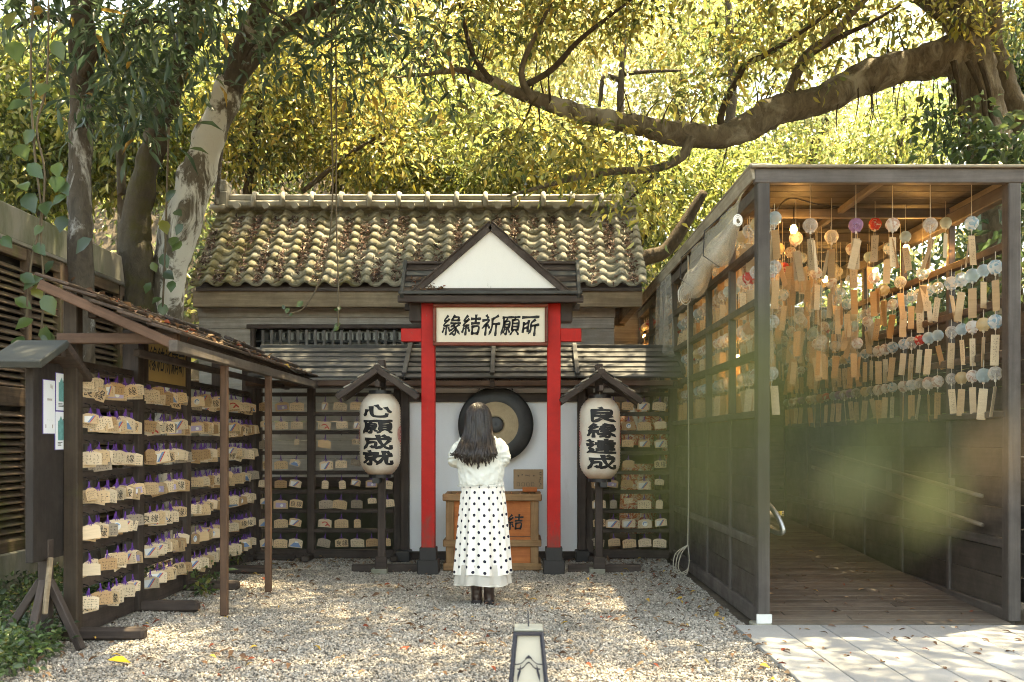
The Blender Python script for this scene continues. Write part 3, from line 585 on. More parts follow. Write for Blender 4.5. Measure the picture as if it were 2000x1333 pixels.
# ------------------------------------------------------------------ gong, offering box, notice
gong = thing('gong', 'large dark gong with a tan ring hanging on the white wall', 'gong', (-0.27, 11.2, 1.535))
def gongmat(name, a, b_):
    m, n_, b, o = newmat(name); v = coords(n_, (1, 1, 1), per_object=False, world=True); f = noise(n_, v, 7, 8, .7)
    n_.links.new(ramp(n_, f, [(.3, a), (.7, b_)]), b.inputs['Base Color']); b.inputs['Roughness'].default_value = .5; b.inputs['Metallic'].default_value = .35; bump(n_, b, noise(n_, v, 40, 4, .6), .15, .003); return m
gc = (-0.27, 0, 1.535)
def ring(prof): return MB().lathe([(r, 11.2 + y) for r, y in prof], gc, 56, 'Y')
ring([(.262, -.03), (.275, -.033), (.40, -.015), (.424, .0), (.427, .05), (.40, .055), (.30, .03)]).build('rim', gongmat('dark_gong_bronze', (.008, .009, .01), (.032, .032, .031)), gong, True)
M_tan = gongmat('tan_gong_bronze', (.20, .145, .08), (.30, .23, .135))
def turned(m):
    n_ = m.node_tree; b = [x for x in n_.nodes if x.type == 'BSDF_PRINCIPLED'][0]; return m
mt = ring([(.095, -.037), (.105, -.031)] + [(.105 + i * .0105, -.031 + (.0006 if i % 2 else 0)) for i in range(1, 15)] + [(.262, -.029)])
mt.build('tan_ring', M_tan, gong); ring([(0, -.05), (.04, -.049), (.075, -.045), (.094, -.036)]).build('boss', gongmat('gong_boss', (.018, .018, .018), (.05, .05, .048)), gong, True)
for s in (-1, 1): MB().tube([(gc[0] + s * .19, 11.19, 1.535 + .385), (gc[0] + s * .15, 11.2, 2.06)], .006, 6).build('hanging_cord', M_black, gong)

box = thing('offering_box', 'orange wooden offering box with slatted top behind the woman in white', 'box', (-0.285, 10.6, 0))
bx0, bx1, by0, by1 = -.765, .195, 10.36, 10.86; xc = -.285
for y in (by0, by1): board('panel', boxp('X'), box, (xc, y + (.02 if y == by0 else -.02), .40), (.92, .025, .70), ch=.002)
for sx in (bx0 + .02, bx1 - .02): board('panel', boxp('Y'), box, (sx, 10.61, .40), (.025, .44, .70), ch=.002)
for sx in (bx0, bx1):
    for y in (by0, by1): board('corner_post', boxw('Z'), box, (sx + (.04 if sx == bx0 else -.04), y, .40), (.085, .05, .76))
for z, h in ((.045, .075), (.29, .07)):
    for y in (by0 - .03, by1 + .03): board('band', boxw('X'), box, (xc, y, z), (1.02, .04, h))
    for sx in (bx0 - .012, bx1 + .012): board('band', boxw('Y'), box, (sx, 10.61, z), (.04, .56, h))
for y in (by0 - .02, by1 + .02): board('rim', boxw('X'), box, (xc, y, .765), (1.03, .07, .075), ch=.01)
for sx in (bx0 + .0, bx1 - .0): board('rim', boxw('Y'), box, (sx, 10.61, .764), (.06, .48, .07), ch=.01)
for i in range(9):
    sx = bx0 + .09 + i * .0975
    mm = MB(); mm.add([(sx - .028, by0 + .02, .75), (sx + .028, by0 + .02, .75), (sx, by0 + .02, .795), (sx - .028, by1 - .02, .75), (sx + .028, by1 - .02, .75), (sx, by1 - .02, .795)], [(0, 2, 1), (3, 4, 5), (0, 3, 5, 2), (1, 2, 5, 4), (0, 1, 4, 3)]); mm.build('slat', boxp('Y'), box)
text_on_wall('character', '結', box, (-.052, by0 + .003, .505), .165, 12, shear=.12); text_on_wall('character', '緣', box, (-.51, by0 + .003, .505), .165, 12, shear=.12)
board('seam', dk('X'), box, (.0, by0 + .006, .355), (.30, .006, .006), ch=.001)
nt_ = thing('fee_notice', 'brown wooden notice propped at the back of the offering box', 'notice', (.095, 10.84, .8))
board('panel', plain('kraft_board', (.26, .165, .085), .7), nt_, (.095, 10.845, .935), (.325, .012, .215), (R(-6), 0, 0), .003)
board('foot', boxp('X'), nt_, (.11, 10.82, .825), (.16, .07, .05), ch=.004)
mm = MB()
def strokes(mb, x0, x1, z0, z1, y, rows, cols, fill=.7, face=-1):
    ch = (z1 - z0) / rows; cw_ = (x1 - x0) / cols
    for r in range(rows):
        for c in range(cols):
            for _ in range(3):
                if random.random() > fill: continue
                px, pz = x0 + cw_ * (c + random.uniform(.15, .6)), z1 - ch * (r + random.uniform(.15, .75))
                if random.random() < .5: a, b_ = cw_ * random.uniform(.25, .6), ch * .10
                else: a, b_ = cw_ * .10, ch * random.uniform(.2, .55)
                mb.add([(px, y, pz - b_), (px + a, y, pz - b_), (px + a, y, pz), (px, y, pz)], [(0, 1, 2, 3)])
strokes(mm, .20, .245, .85, 1.02, 10.83, 7, 1, 1); strokes(mm, -.03, .17, .96, 1.0, 10.828, 1, 5, 1)
for i in range(4):
    x0 = -.03 + i * .052
    for a in ((x0, .86, .03, .003), (x0, .895, .03, .003), (x0, .86, .003, .036), (x0 + .028, .86, .003, .036)): mm.add([(a[0], 10.829, a[1]), (a[0] + a[2], 10.829, a[1]), (a[0] + a[2], 10.829, a[1] + a[3]), (a[0], 10.829, a[1] + a[3])], [(0, 1, 2, 3)])
mm.build('print', M_black, nt_)

# ------------------------------------------------------------------ two paper lanterns on roofed posts
M_paper = None
def papermat():
    m, n_, b, o = newmat('ribbed_lantern_paper'); v = coords(n_, (1, 1, 1), per_object=False)
    sp = N(n_, 'ShaderNodeSeparateXYZ'); n_.links.new(v, sp.inputs[0])
    f2 = noise(n_, coords(n_, (2, 2, 2), per_object=True), 2.5, 6, .7)
    col = ramp(n_, f2, [(.35, (.88, .81, .70)), (.75, (.80, .69, .55))])
    e = N(n_, 'ShaderNodeMath', operation='ABSOLUTE'); n_.links.new(sp.outputs[2], e.inputs[0])
    ad_ = N(n_, 'ShaderNodeMath', operation='MULTIPLY_ADD'); n_.links.new(f2, ad_.inputs[0]); ad_.inputs[1].default_value = .10; n_.links.new(e.outputs[0], ad_.inputs[2])
    col = mixc(n_, ramp(n_, ad_.outputs[0], [(.36, (0,) * 3), (.46, (.75,) * 3)]), col, (.40, .21, .10))      # yellowed ends
    n_.links.new(col, b.inputs['Base Color']); b.inputs['Roughness'].default_value = .6
    t = N(n_, 'ShaderNodeBsdfTranslucent'); n_.links.new(col, t.inputs[0]); mx = N(n_, 'ShaderNodeMixShader'); mx.inputs[0].default_value = .3
    n_.links.new(b.outputs[0], mx.inputs[1]); n_.links.new(t.outputs[0], mx.inputs[2]); n_.links.new(mx.outputs[0], o.inputs[0]); return m
M_paper = papermat(); M_stamp = plain('red_stamp_ink', (.5, .09, .09), .7)
def lantern_r(t):      # t -1..1 along the height
    a = abs(t); return .208 * (1 - max(0, (a - .55) / .45) ** 2.4 * .42)
def roofed_lantern(cx, cz, D, txt, label, plabel, yaw):
    post = thing('lantern_post', plabel, 'post', (cx, D, 0), 'roofed lantern posts'); post_y = D + .10
    board('pole', dk('Z'), post, (cx, post_y, (cz + .76) / 2), (.075, .075, cz + .76))
    board('bracket', gy('Y'), post, (cx + (-.03 if cx < 0 else .03), D - .02, cz - .455), (.07, .20, .08))
    board('top_arm', dk('Y'), post, (cx, D - .02, cz + .50), (.05, .42, .06))
    board('foot_beam', dk('X'), post, (cx + .06, D + .18, .04), (.75, .09, .08)); board('foot_block', M_concrete, post, (cx - .02, post_y, .02), (.16, .16, .06)); board('brace', dk('X'), post, (cx + .0, post_y - .05, .09), (.12, .05, .16))
    # little roof: two pairs of rafters with battens between, closed above by shingles
    az, ez, hw_ = cz + .655, cz + .36, .405
    rf = MB().box((cx, D - .02, az + .01), (.07, .44, .05)).build('small_roof', dk('Y'), post, origin=(cx, D, az))
    for s in (-1, 1):
        for y in (D - .22, D + .16): beam('rafter', dk('X'), rf, (cx + s * .005, y, az - .015), (cx + s * hw_, y, ez), .045, .06)
        for k in range(6):
            t = (k + .4) / 6; p = Vector((cx + s * hw_ * t, D - .03, az + (ez - az) * t + .042))
            board('shingle', wood('pale_shingle', (.16, .14, .11), (.40, .37, .31), 'Y') if k % 2 == 0 else gy('Y'), rf, p, (.088, .40, .014), (0, s * (math.atan2(az - ez, hw_) - .16), 0), .003)
    lan = thing('paper_lantern', label, 'lantern', (cx, D - .02, cz), 'tall paper lanterns beside the torii'); LY = D - .02
    H = .405; nr_ = 30; prof = []
    for i in range(nr_ * 2 + 1):
        t = -1 + i / nr_; r = lantern_r(t) - (.0055 if i % 2 else 0); prof.append((r, cz + t * H))
    MB().lathe(prof, (cx, LY, 0), 40).build('paper_body', M_paper, lan, True, origin=(cx, LY, cz))
    for s in (-1, 1): MB().lathe([(.0, cz + s * (H - .01)), (.115, cz + s * (H - .01)), (.115, cz + s * (H + .035)), (.0, cz + s * (H + .035))], (cx, LY, 0), 28).build('end_ring', M_blackwood, lan)
    MB().tube([(cx, LY, cz + H + .03), (cx, LY, cz + H + .10)], .006, 6).build('hanger', M_metal, lan)
    for i, ch_ in enumerate(txt):
        co, fs = glyph(ch_, .143, 19.5, 2.2); mb_ = MB(); zc = cz + .232 - i * .156; pts = []
        for x, y, _ in co:
            x -= .0; z = zc + y * .98; r = lantern_r((z - cz) / H) + .004; a = x / r + yaw; pts.append((cx + r * math.sin(a), LY - r * math.cos(a), z))
        mb_.add(pts, fs); mb_.build('character', M_black, lan)
    for s in (-1, 1):        # round stamp on the flank
        mb_ = MB()
        for rr in (.062, .048, .034, .02):
            ringp = []
            for k in range(25):
                for dr in (0, .006):
                    a = s * 1.45 + yaw + (rr + dr) * math.cos(2 * PI * k / 24) / .21; ringp.append((cx + .2125 * math.sin(a), LY - .2125 * math.cos(a), cz + .0 + (rr + dr) * math.sin(2 * PI * k / 24) * 1.2))
            mb_.add(ringp, [(2 * k, 2 * k + 1, 2 * k + 3, 2 * k + 2) for k in range(24)])
        mb_.build('stamp', M_stamp, lan)
roofed_lantern(-1.413, 1.42, 10.1, '心願成就', 'tall paper lantern lettered with the heart and wish characters, beside the middle plaque rack', 'roofed timber post carrying the lantern beside the middle plaque rack', -.03)
roofed_lantern(.812, 1.378, 10.1, '良緣達成', 'tall paper lantern lettered with the good match characters, nearer the wind chime corridor', 'roofed timber post carrying the lantern nearer the wind chime corridor', .0)

# ------------------------------------------------------------------ garden light in the foreground
gl = thing('garden_lantern', 'small tapered garden lantern with dark frame and frosted panes on the gravel', 'garden lantern', (.04, 4.5, 0))
M_navy = plain('dark_blue_grey_metal', (.02, .022, .034), .5, nz=.06); M_frost = plain('frosted_pane', (.42, .40, .335), .45, nz=.04, bs=0)
gx_, gy_, gt, gb = .04, 4.5, .495, .03; wt, wb = .058, .100
cs = [(-1, -1), (1, -1), (1, 1), (-1, 1)]
for i in range(4):
    a, b_ = cs[i], cs[(i + 1) % 4]
    MB().add([(gx_ + a[0] * (wb - .01), gy_ + a[1] * (wb - .01), gb), (gx_ + b_[0] * (wb - .01), gy_ + b_[1] * (wb - .01), gb), (gx_ + b_[0] * (wt - .007), gy_ + b_[1] * (wt - .007), gt), (gx_ + a[0] * (wt - .007), gy_ + a[1] * (wt - .007), gt)], [(0, 1, 2, 3)]).build('pane', M_frost, gl)
    beam('frame_post', M_navy, gl, (gx_ + a[0] * wb, gy_ + a[1] * wb, gb), (gx_ + a[0] * wt, gy_ + a[1] * wt, gt), .016, .016, ch=.002)
    for z, w_ in ((gt - .005, wt), (gb + .01, wb)): beam('frame_rail', M_navy, gl, (gx_ + a[0] * w_, gy_ + a[1] * w_, z), (gx_ + b_[0] * w_, gy_ + b_[1] * w_, z), .016, .016, ch=.002)
mm = MB(); zz = .355; wz = wt + (wb - wt) * (gt - zz) / (gt - gb); yf = gy_ - wz - .006          # crest cut out of the front pane
def ribbon(fn, th, x0, x1, n_=18): mm.add([(gx_ + x0 + (x1 - x0) * i / n_, yf - .03 * (0.355 - (zz + fn(i / n_))) , zz + fn(i / n_) + d_) for i in range(n_ + 1) for d_ in (0, th)], [(2 * i, 2 * i + 1, 2 * i + 3, 2 * i + 2) for i in range(n_)])
hump = lambda a: (lambda t: a * math.exp(-((t - .5) / .2) ** 2))
ribbon(hump(.03), .005, -wz + .01, wz - .01); ribbon(lambda t: hump(.03)(t) - .022, .007, -wz + .02, wz - .02)
mm.add([(gx_ - .018, yf, zz + .028), (gx_ + .018, yf, zz + .028), (gx_, yf, zz + .045)], [(0, 1, 2)])
for s in (-1, 1): ribbon(lambda t: -.03 - .05 * (t if s > 0 else 1 - t), .035, min(s * .035, s * (wz - .02)), max(s * .035, s * (wz - .02)))
mm.build('crest', M_navy, gl)
MB().box((gx_, gy_, gt + .012), (wt * 2 + .012, wt * 2 + .012, .012), ch=.003).build('cap', plain('lantern_cap', (.24, .25, .22), .5), gl)
MB().tube([(gx_, gy_, gt), (gx_ - .002, gy_, gt + .09)], [.004, .002], 6).build('spike', M_navy, gl); MB().box((gx_, gy_, .015), (wb * 2 + .03, wb * 2 + .03, .04), ch=.004).build('base', M_navy, gl)
# ------------------------------------------------------------------ louvred wall of the next building
lw = thing('louvre_wall', 'brown louvred wall with concrete cap and base behind the long plaque rack', 'wall', (-4.58, 9.9, 0))
LX = -4.60
bays = [(6.9, 8.05), (8.1, 9.2), (9.28, 9.86), (10.25, 11.32), (11.40, 12.3)]
for y0, y1 in bays:
    for z0, z1 in ((.44, 1.66), (1.84, 3.02)):
        k = int((z1 - z0) / .066)
        for i in range(k):
            board('louvre', lv('Y'), lw, (LX, (y0 + y1) / 2, z0 + .033 + i * .066), (.075, y1 - y0, .014), (random.gauss(0, .003), R(38) + random.gauss(0, .03), 0), .003)
    board('mid_rail', lv('Y'), lw, (LX + .01, (y0 + y1) / 2, 1.75), (.06, y1 - y0, .17))
    board('bottom_rail', lv('Y'), lw, (LX + .01, (y0 + y1) / 2, .405), (.07, y1 - y0, .10)); board('top_rail', lv('Y'), lw, (LX + .01, (y0 + y1) / 2, 3.07), (.07, y1 - y0, .11))
for y in (6.87, 8.075, 9.24, 9.90, 10.21, 11.36, 12.34): board('stile', lv('Z'), lw, (LX + .015, y, 1.735), (.08, .075 if y not in (9.9,) else .09, 2.78))
board('door_leaf', br('Z'), lw, (LX + .0, 10.05, 1.735), (.05, .24, 2.78))
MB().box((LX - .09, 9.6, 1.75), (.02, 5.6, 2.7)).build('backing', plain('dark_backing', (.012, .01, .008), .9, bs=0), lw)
MB().box((LX - .05, 9.6, 3.31), (.22, 5.8, .30), ch=.01).build('cap', M_concrete, lw); MB().box((LX - .02, 9.6, .165), (.20, 5.8, .38), ch=.01).build('base', M_concrete, lw)
MB().box((LX + .05, 9.6, 3.15), (.03, 5.7, .03)).build('gutter_strip', M_metal, lw)
for (x, y) in ((-4.6, 12.65), ): MB().box((x + .1, y, 1.7), (.3, .5, 3.4), ch=.01).build('end_pier', M_concrete, lw)

# ------------------------------------------------------------------ plaque racks
RX = -3.05; PY = [6.72, 7.85, 8.97, 10.1, 11.2]; RZ = [1.87, 1.62, 1.365, 1.11, .865, .61, .365]
rk = thing('plaque_rack', 'long dark timber plaque rack under a sloping board roof along the louvred wall', 'rack', (RX, 8.95, 0), 'wooden racks for votive plaques')
for i, y in enumerate(PY):
    board('post', wood('mossy_post', (.028, .018, .012), (.085, .058, .036), 'Z', moss=(.07, .065, .02)) if i == 0 else dk('Z'), rk, (RX + (.035 if i == 0 else .005), y, 1.2 if i == 0 else 1.12), (.095 if i == 0 else .13, .09 if i == 0 else .12, 2.40 if i == 0 else 2.2))
    board('foot', dk('X'), rk, (RX + .14, y + .03, .045), (.75, .09, .085), ch=.02)
for i in range(4):
    y0, y1 = PY[i] + .05, PY[i + 1] - .05
    for z in RZ: board('rail', dk('Y'), rk, (RX, (y0 + y1) / 2, z), (.05, y1 - y0, .068), ch=.004)
    board('bottom_rail', dk('Y'), rk, (RX, (y0 + y1) / 2, .085), (.07, y1 - y0, .14))
E = Vector((-2.22, 0, 2.02)); T = Vector((-3.14, 0, 2.415)); sd_ = (E - T); SLn = sd_.length; sd_.normalize(); sa = -math.atan2(sd_.z, sd_.x); snn = Vector((-sd_.z, 0, sd_.x))
for i in range(5):
    t = SLn * (i + .5) / 5; p = T + sd_ * t
    for (y0, y1) in ((6.42, 8.1), (8.11, 9.7), (9.71, 10.95)):
        lift = random.uniform(.01, .03)
        board('roof_board', wood('roof_board', (.028, .018, .013), (.095, .062, .044), 'Y'), rk, (p.x + snn.x * lift, (y0 + y1) / 2, p.z + snn.z * lift), (SLn / 5 * 1.16, y1 - y0 - random.uniform(0, .05), .022), (0, sa - .10 + random.gauss(0, .03), random.gauss(0, .006)), .005)
for (px, y0, y1, dz) in ((.25, 8.2, 9.6, .06), (.5, 9.1, 10.4, .07), (.75, 9.9, 10.9, .06)):
    p = T + sd_ * SLn * px; board('cover_strip', dk('Y'), rk, (p.x, (y0 + y1) / 2, p.z + dz), (.09, y1 - y0, .03), (R(random.uniform(-1, 1)), sa, R(1.5)))
for y in (6.47, 7.85, 8.97, 10.1, 10.9): beam('rafter', br('X') if y < 6.6 else dk('X'), rk, (T.x + .02, y, T.z - .045), (E.x - .02, y, E.z - .045), .05, .065)
board('bracket_arm', br('X'), rk, (-2.66, 6.60, 2.03), (.80, .06, .07)); board('eaves_beam', wood('grey_beam', (.05, .04, .033), (.14, .115, .095), 'Y'), rk, (-2.24, 8.68, 1.965), (.06, 4.5, .075))
board('purlin', dk('Y'), rk, (-2.9, 8.95, 2.22), (.06, 4.4, .07)); board('purlin', dk('Y'), rk, (-2.6, 8.95, 1.95), (.05, 4.4, .05))
for (x, y) in ((-2.27, 7.65), (-2.235, 8.85)): board('thin_post', br('Z'), rk, (x, y, .97), (.055, .055, 1.92))
n = 170; t = rng.uniform(0.1, 1, n); yy = rng.uniform(6.5, 10.9, n)
pos = np.stack([T.x + sd_.x * SLn * t, yy, T.z + sd_.z * SLn * t + .05], 1)
tag(mesh_obj('leaf_litter', leaf_mesh('leaf_litter', pos, rng.normal(0, 1, (n, 3)) * np.array([1, 1, .3]), np.tile([.4, 0, 1], (n, 1)) + rng.normal(0, .4, (n, 3)), rng.uniform(.03, .08, n), rng.uniform(.012, .03, n), palette(PAL_DRY, n)), M_dry), kind='stuff')

sg = thing('prayer_sign', 'yellowed sign with black brush lettering hung under the rack roof, partly hidden', 'sign', (RX + .05, 8.4, 2.0))
board('panel', stained('yellow_board', (.50, .36, .13), (.36, .24, .08), .5, .8, 3), sg, (RX + .06, 8.42, 2.01), (.02, .92, .36), ch=.002)
for y in (7.95, 8.89): board('frame', dk('Z'), sg, (RX + .065, y, 2.01), (.035, .03, .40))
for z in (1.82, 2.20): board('frame', dk('Y'), sg, (RX + .066, 8.42, z), (.034, .91, .03))
for i, ch_ in enumerate('緣結祈願所'): text_on_wall('character', ch_, sg, (RX + .074, 8.42 + (i - 2) * .17, 2.02), .20, 11, facing=(1, 0), shear=.1, xs=.8)

mk = thing('plaque_rack', 'dark timber plaque rack behind the lantern, meeting the long roofed rack in the corner', 'rack', (-2.15, 11.4, 0), 'wooden racks for votive plaques')
rr_ = thing('plaque_rack', 'dark timber plaque rack between the white altar wall and the wind chime corridor', 'rack', (1.25, 11.4, 0), 'wooden racks for votive plaques')
MZ = [1.884, 1.66, 1.45, 1.215, .99, .77, .55, .325]
for t_, posts in ((mk, (-3.0, -2.39, -1.40)), (rr_, (.80, 1.75))):
    for x in posts: board('post', dk('Z'), t_, (x, 11.42, 1.0), (.085, .08, 1.98))
    for a, b_ in zip(posts, posts[1:]):
        for z in MZ: board('rail', dk('X'), t_, ((a + b_) / 2, 11.40, z), (b_ - a - .086, .045, .045), ch=.004)
        board('bottom_rail', dk('X'), t_, ((a + b_) / 2, 11.40, .06), (b_ - a - .086, .06, .10))
    for x in posts: board('foot', dk('Y'), t_, (x, 11.3, .04), (.09, .5, .07), ch=.015)

dr = thing('paper_door', 'pale barred door panel standing between the louvred wall and the house', 'door', (-4.3, 12.95, 0))  # added panel; brighter cream stands in for the sunlit wall in the gap
board('panel', plain('cream_panel', (.80, .74, .60), .7), dr, (-4.3, 12.95, 1.2), (.62, .02, 1.9), ch=.003)
for x in (-4.6, -4.0): board('stile', boxw('Z'), dr, (x, 12.93, 1.2), (.05, .05, 1.96))
for i in range(8): board('bar', boxw('X'), dr, (-4.3, 12.925, .3 + i * .26), (.55, .03, .035), ch=.003)
# ------------------------------------------------------------------ the votive plaques
def ema_mat(name, c):
    m, n_, b, o = newmat(name); v = coords(n_, (9, 9, 90)); f = noise(n_, v, 1, 6, .6)
    n_.links.new(hsvrand(n_, ramp(n_, f, [(.3, tuple(x * .82 for x in c)), (.7, c)]), .16), b.inputs['Base Color']); b.inputs['Roughness'].default_value = .75; return m
EM = {'pale': ema_mat('pale_plaque_wood', (.70, .54, .36)), 'tan': ema_mat('tan_plaque_wood', (.60, .41, .23)), 'honey': ema_mat('honey_plaque_wood', (.42, .25, .12)), 'weathered': ema_mat('weathered_plaque_wood', (.33, .26, .19))}
def ink(name, c): return plain(name, c, .7, nz=.06, bs=0)
I_k, I_b, I_r, I_w, I_g, I_p = ink('sumi_ink', (.03, .025, .022)), ink('blue_print', (.14, .24, .42)), ink('red_print', (.50, .05, .04)), ink('white_print', (.70, .69, .66)), ink('grey_print', (.22, .24, .25)), ink('lilac_print', (.38, .32, .48))
EW, EH = .142, .094
def ema_board():
    z0 = -.052; poly = [(-EW / 2, z0 - EH), (EW / 2, z0 - EH), (EW / 2, z0 - .018), (EW * .28, z0 - .006), (0, z0), (-EW * .28, z0 - .006), (-EW / 2, z0 - .018)]
    return MB().prism(poly, -.0035, .0035)
def cord():
    mb_ = MB()
    for s in (-1, 1): mb_.bar((s * .0015, 0, 0), (s * .006, -.004, -.062), .0048, .004)
    mb_.bar((0, -.005, -.028), (-.024, -.010, -.05), .0035, .003); mb_.bar((0, -.005, -.028), (.02, -.012, -.058), .0035, .003); mb_.box((0, -.005, -.03), (.010, .008, .010)); return mb_
def arc(mb_, cx, cz, r0, r1, a0, a1, y, n_=7):
    mb_.add([(cx + r * math.cos(a0 + (a1 - a0) * i / n_), y, cz + r * math.sin(a0 + (a1 - a0) * i / n_)) for i in range(n_ + 1) for r in (r0, r1)], [(2 * i, 2 * i + 1, 2 * i + 3, 2 * i + 2) for i in range(n_)])
def quad(mb_, pts, y): mb_.add([(x, y, z) for x, z in pts], [tuple(range(len(pts)))])
Y1, Y2, Y3 = -.0045, -.0055, -.0065
def ema_print(kind, seed):
    random.seed(seed); out = []; z0 = -.052
    w_ = MB(); rows = random.choice((3, 3, 4))
    if kind == 'writing': strokes(w_, -EW * .43, EW * .43, z0 - EH * .95, z0 - .02, Y1, rows, random.choice((5, 6, 7)), .85); out = [(w_, I_k)]
    elif kind == 'kanji':
        for k_, (ch_, x_) in enumerate(zip(random.choice(('願成', '良緣', '心願', '結達')), (-.034, .034))):
            g_, f_ = glyph(ch_, .062, 10, .95); w_.add([(x + x_, Y1, z0 - .053 + y) for x, y, _ in g_], f_)
        out = [(w_, I_k)]
    elif kind == 'mountain':
        a = MB(); quad(a, [(-.06, z0 - .088), (.06, z0 - .088), (.02, z0 - .03), (-.005, z0 - .03)], Y1); b_ = MB(); quad(b_, [(-.012, z0 - .045), (.03, z0 - .045), (.02, z0 - .03), (-.005, z0 - .03)], Y2); strokes(w_, .045, .066, z0 - .08, z0 - .025, Y2, 3, 1, 1); out = [(a, I_b), (b_, I_w), (w_, I_k)]
    elif kind == 'ribbon':
        a = MB(); quad(a, [(-.03, z0 - .086), (-.005, z0 - .086), (.045, z0 - .02), (.02, z0 - .02)], Y1); b_ = MB(); quad(b_, [(-.012, z0 - .086), (-.004, z0 - .086), (.046, z0 - .02), (.038, z0 - .02)], Y2)
        c_ = MB(); quad(c_, [(-.055, z0 - .085), (-.03, z0 - .085), (.015, z0 - .025), (-.055, z0 - .03)], Y1); strokes(w_, .048, .066, z0 - .088, z0 - .03, Y1, 4, 1, 1); out = [(c_, I_w), (a, I_b), (b_, I_r), (w_, I_k)]
    elif kind == 'wave':
        a = MB(); arc(a, -.0, z0 - .075, .034, .044, .4, 2.5, Y1); arc(a, .03, z0 - .085, .015, .028, .1, 3.0, Y2); strokes(w_, -.066, -.048, z0 - .088, z0 - .03, Y1, 4, 1, 1); out = [(a, I_r), (w_, I_k)]
    elif kind == 'crane':
        a = MB(); arc(a, 0, z0 - .05, .0, .028, 0, 6.28, Y1, 12); b_ = MB(); arc(b_, .002, z0 - .05, .012, .022, .4, 3.6, Y2); strokes(w_, -.066, -.045, z0 - .088, z0 - .03, Y1, 3, 1, 1); out = [(a, I_w), (b_, I_b), (w_, I_k)]
    elif kind == 'lilac':
        a = MB(); quad(a, [(-.05, z0 - .08), (.05, z0 - .08), (.05, z0 - .035), (-.05, z0 - .03)], Y1); b_ = MB(); arc(b_, .01, z0 - .06, .0, .015, 0, 6.28, Y2, 9); strokes(w_, .048, .066, z0 - .088, z0 - .03, Y2, 4, 1, 1); out = [(a, I_p), (b_, I_w), (w_, I_k)]
    return out
LOOK = {'writing': '{} plaque with handwriting', 'ribbon': '{} plaque with blue ribbon picture', 'wave': '{} plaque with red wave picture', 'crane': '{} plaque with round white picture', 'lilac': '{} plaque with lilac picture', 'kanji': '{} plaque with two large characters', 'mountain': '{} plaque with blue mountain picture', 'blank': '{} plaque with bare face'}
PROT = []; bme = {k: ema_board().mesh('ema_plaque', mats=[m]) for k, m in EM.items()}; cme = cord().mesh('cord', mats=[M_purple])
for i, (tone, kind) in enumerate([('pale', 'writing')] * 6 + [('tan', 'writing')] * 5 + [('honey', 'writing')] * 3 + [('weathered', 'writing')] * 2 + [('pale', 'ribbon')] * 3 + [('pale', 'kanji')] * 2 + [('tan', 'kanji')] * 2 + [('pale', 'mountain'), ('tan', 'ribbon'), ('pale', 'wave'), ('pale', 'crane'), ('pale', 'crane'), ('tan', 'lilac'), ('pale', 'blank'), ('tan', 'blank'), ('honey', 'crane')]):
    PROT.append((tone, kind, bme[tone], [(mb_.mesh('writing' if mt_ is I_k else 'picture', mats=[mt_]), 'writing' if mt_ is I_k else 'picture') for mb_, mt_ in ema_print(kind, 100 + i)] if kind != 'blank' else []))
random.seed(5)
def place_ema(x, y, z, rz, where, kinds=None, tilt=0):
    pr = random.choice([p for p in PROT if kinds is None or p[1] in kinds])
    o = bpy.data.objects.new('ema_plaque', pr[2]); C.objects.link(o); o.location = (x, y, z); o.rotation_euler = (random.gauss(0, .08), random.gauss(0, .09) + tilt, rz)
    s = random.uniform(.94, 1.12) * (1 if random.random() > .1 else .75); o.scale = (s * (1 if random.random() > .08 else .5), s, s)
    tag(o, LOOK[pr[1]].format(pr[0]) + ' ' + where, 'plaque', 'wooden votive plaques on the racks')
    for me, nm in [(cme, 'cord')] + pr[3]:
        c = bpy.data.objects.new(nm, me); C.objects.link(c); c.parent = o
    return o
hooks = {rk.name: MB(), mk.name: MB(), rr_.name: MB()}
def hook(rack, x, y, z, dx, dy):
    h = hooks[rack.name]; a = Vector((x - dx, y - dy, z + .025)); b_ = Vector((x, y, z + .012)); c = Vector((x + dx * .15, y + dy * .15, z - .008)); d = Vector((x - dx * .25, y - dy * .25, z - .004))
    for p, q in ((a, b_), (b_, c), (c, d)): h.bar(p, q, .005, .005)
BAYN = ['nearest', 'second', 'third', 'farthest']
extra = []
for r, z in enumerate(RZ):
    for bi in range(4):
        k = 6; y0, y1 = PY[bi] + .11, PY[bi + 1] - .09
        for j in range(k):
            y = y0 + (y1 - y0) * (j + .5) / k + random.uniform(-.02, .02)
            hook(rk, RX + .06, y, z - .028, .05, 0)
            if random.random() < .06: continue
            dbl = random.random() < .20; base = f'on {ORD[j]} hook, {ORD[r]} row, {BAYN[bi]} bay'
            rot = R(random.gauss(30, 22)); 
            place_ema(RX + .066, y, z - .03 - random.uniform(-.01, .022), rot, base + (', front' if dbl else ''))
            if random.random() < .75: extra.append((RX + .05 - random.uniform(0, .012), y + random.uniform(.01, .06), z - .03 - random.uniform(0, .04), R(random.gauss(30, 26)), random.gauss(0, .12)))
            if dbl: place_ema(RX + .055, y + .03, z - .03 - random.uniform(0, .035), rot + R(random.uniform(-25, 12)), base + ', back', tilt=random.gauss(0, .1))
cols_m = [(-2.90, 'first'), (-2.725, 'second'), (-2.54, 'third'), (-2.215, 'fourth'), (-2.035, 'fifth'), (-1.855, 'sixth'), (-1.69, 'seventh'), (-1.51, 'eighth')]
for r, z in enumerate(MZ):
    for x, cn in cols_m:
        hook(mk, x, 11.36, z - .025, 0, -.03)
        if random.random() < .05: continue
        place_ema(x, 11.355, z - .03, R(random.gauss(0, 7)), f'on {cn} hook, {ORD[r]} row, rack behind lantern', tilt=random.gauss(0, .04))
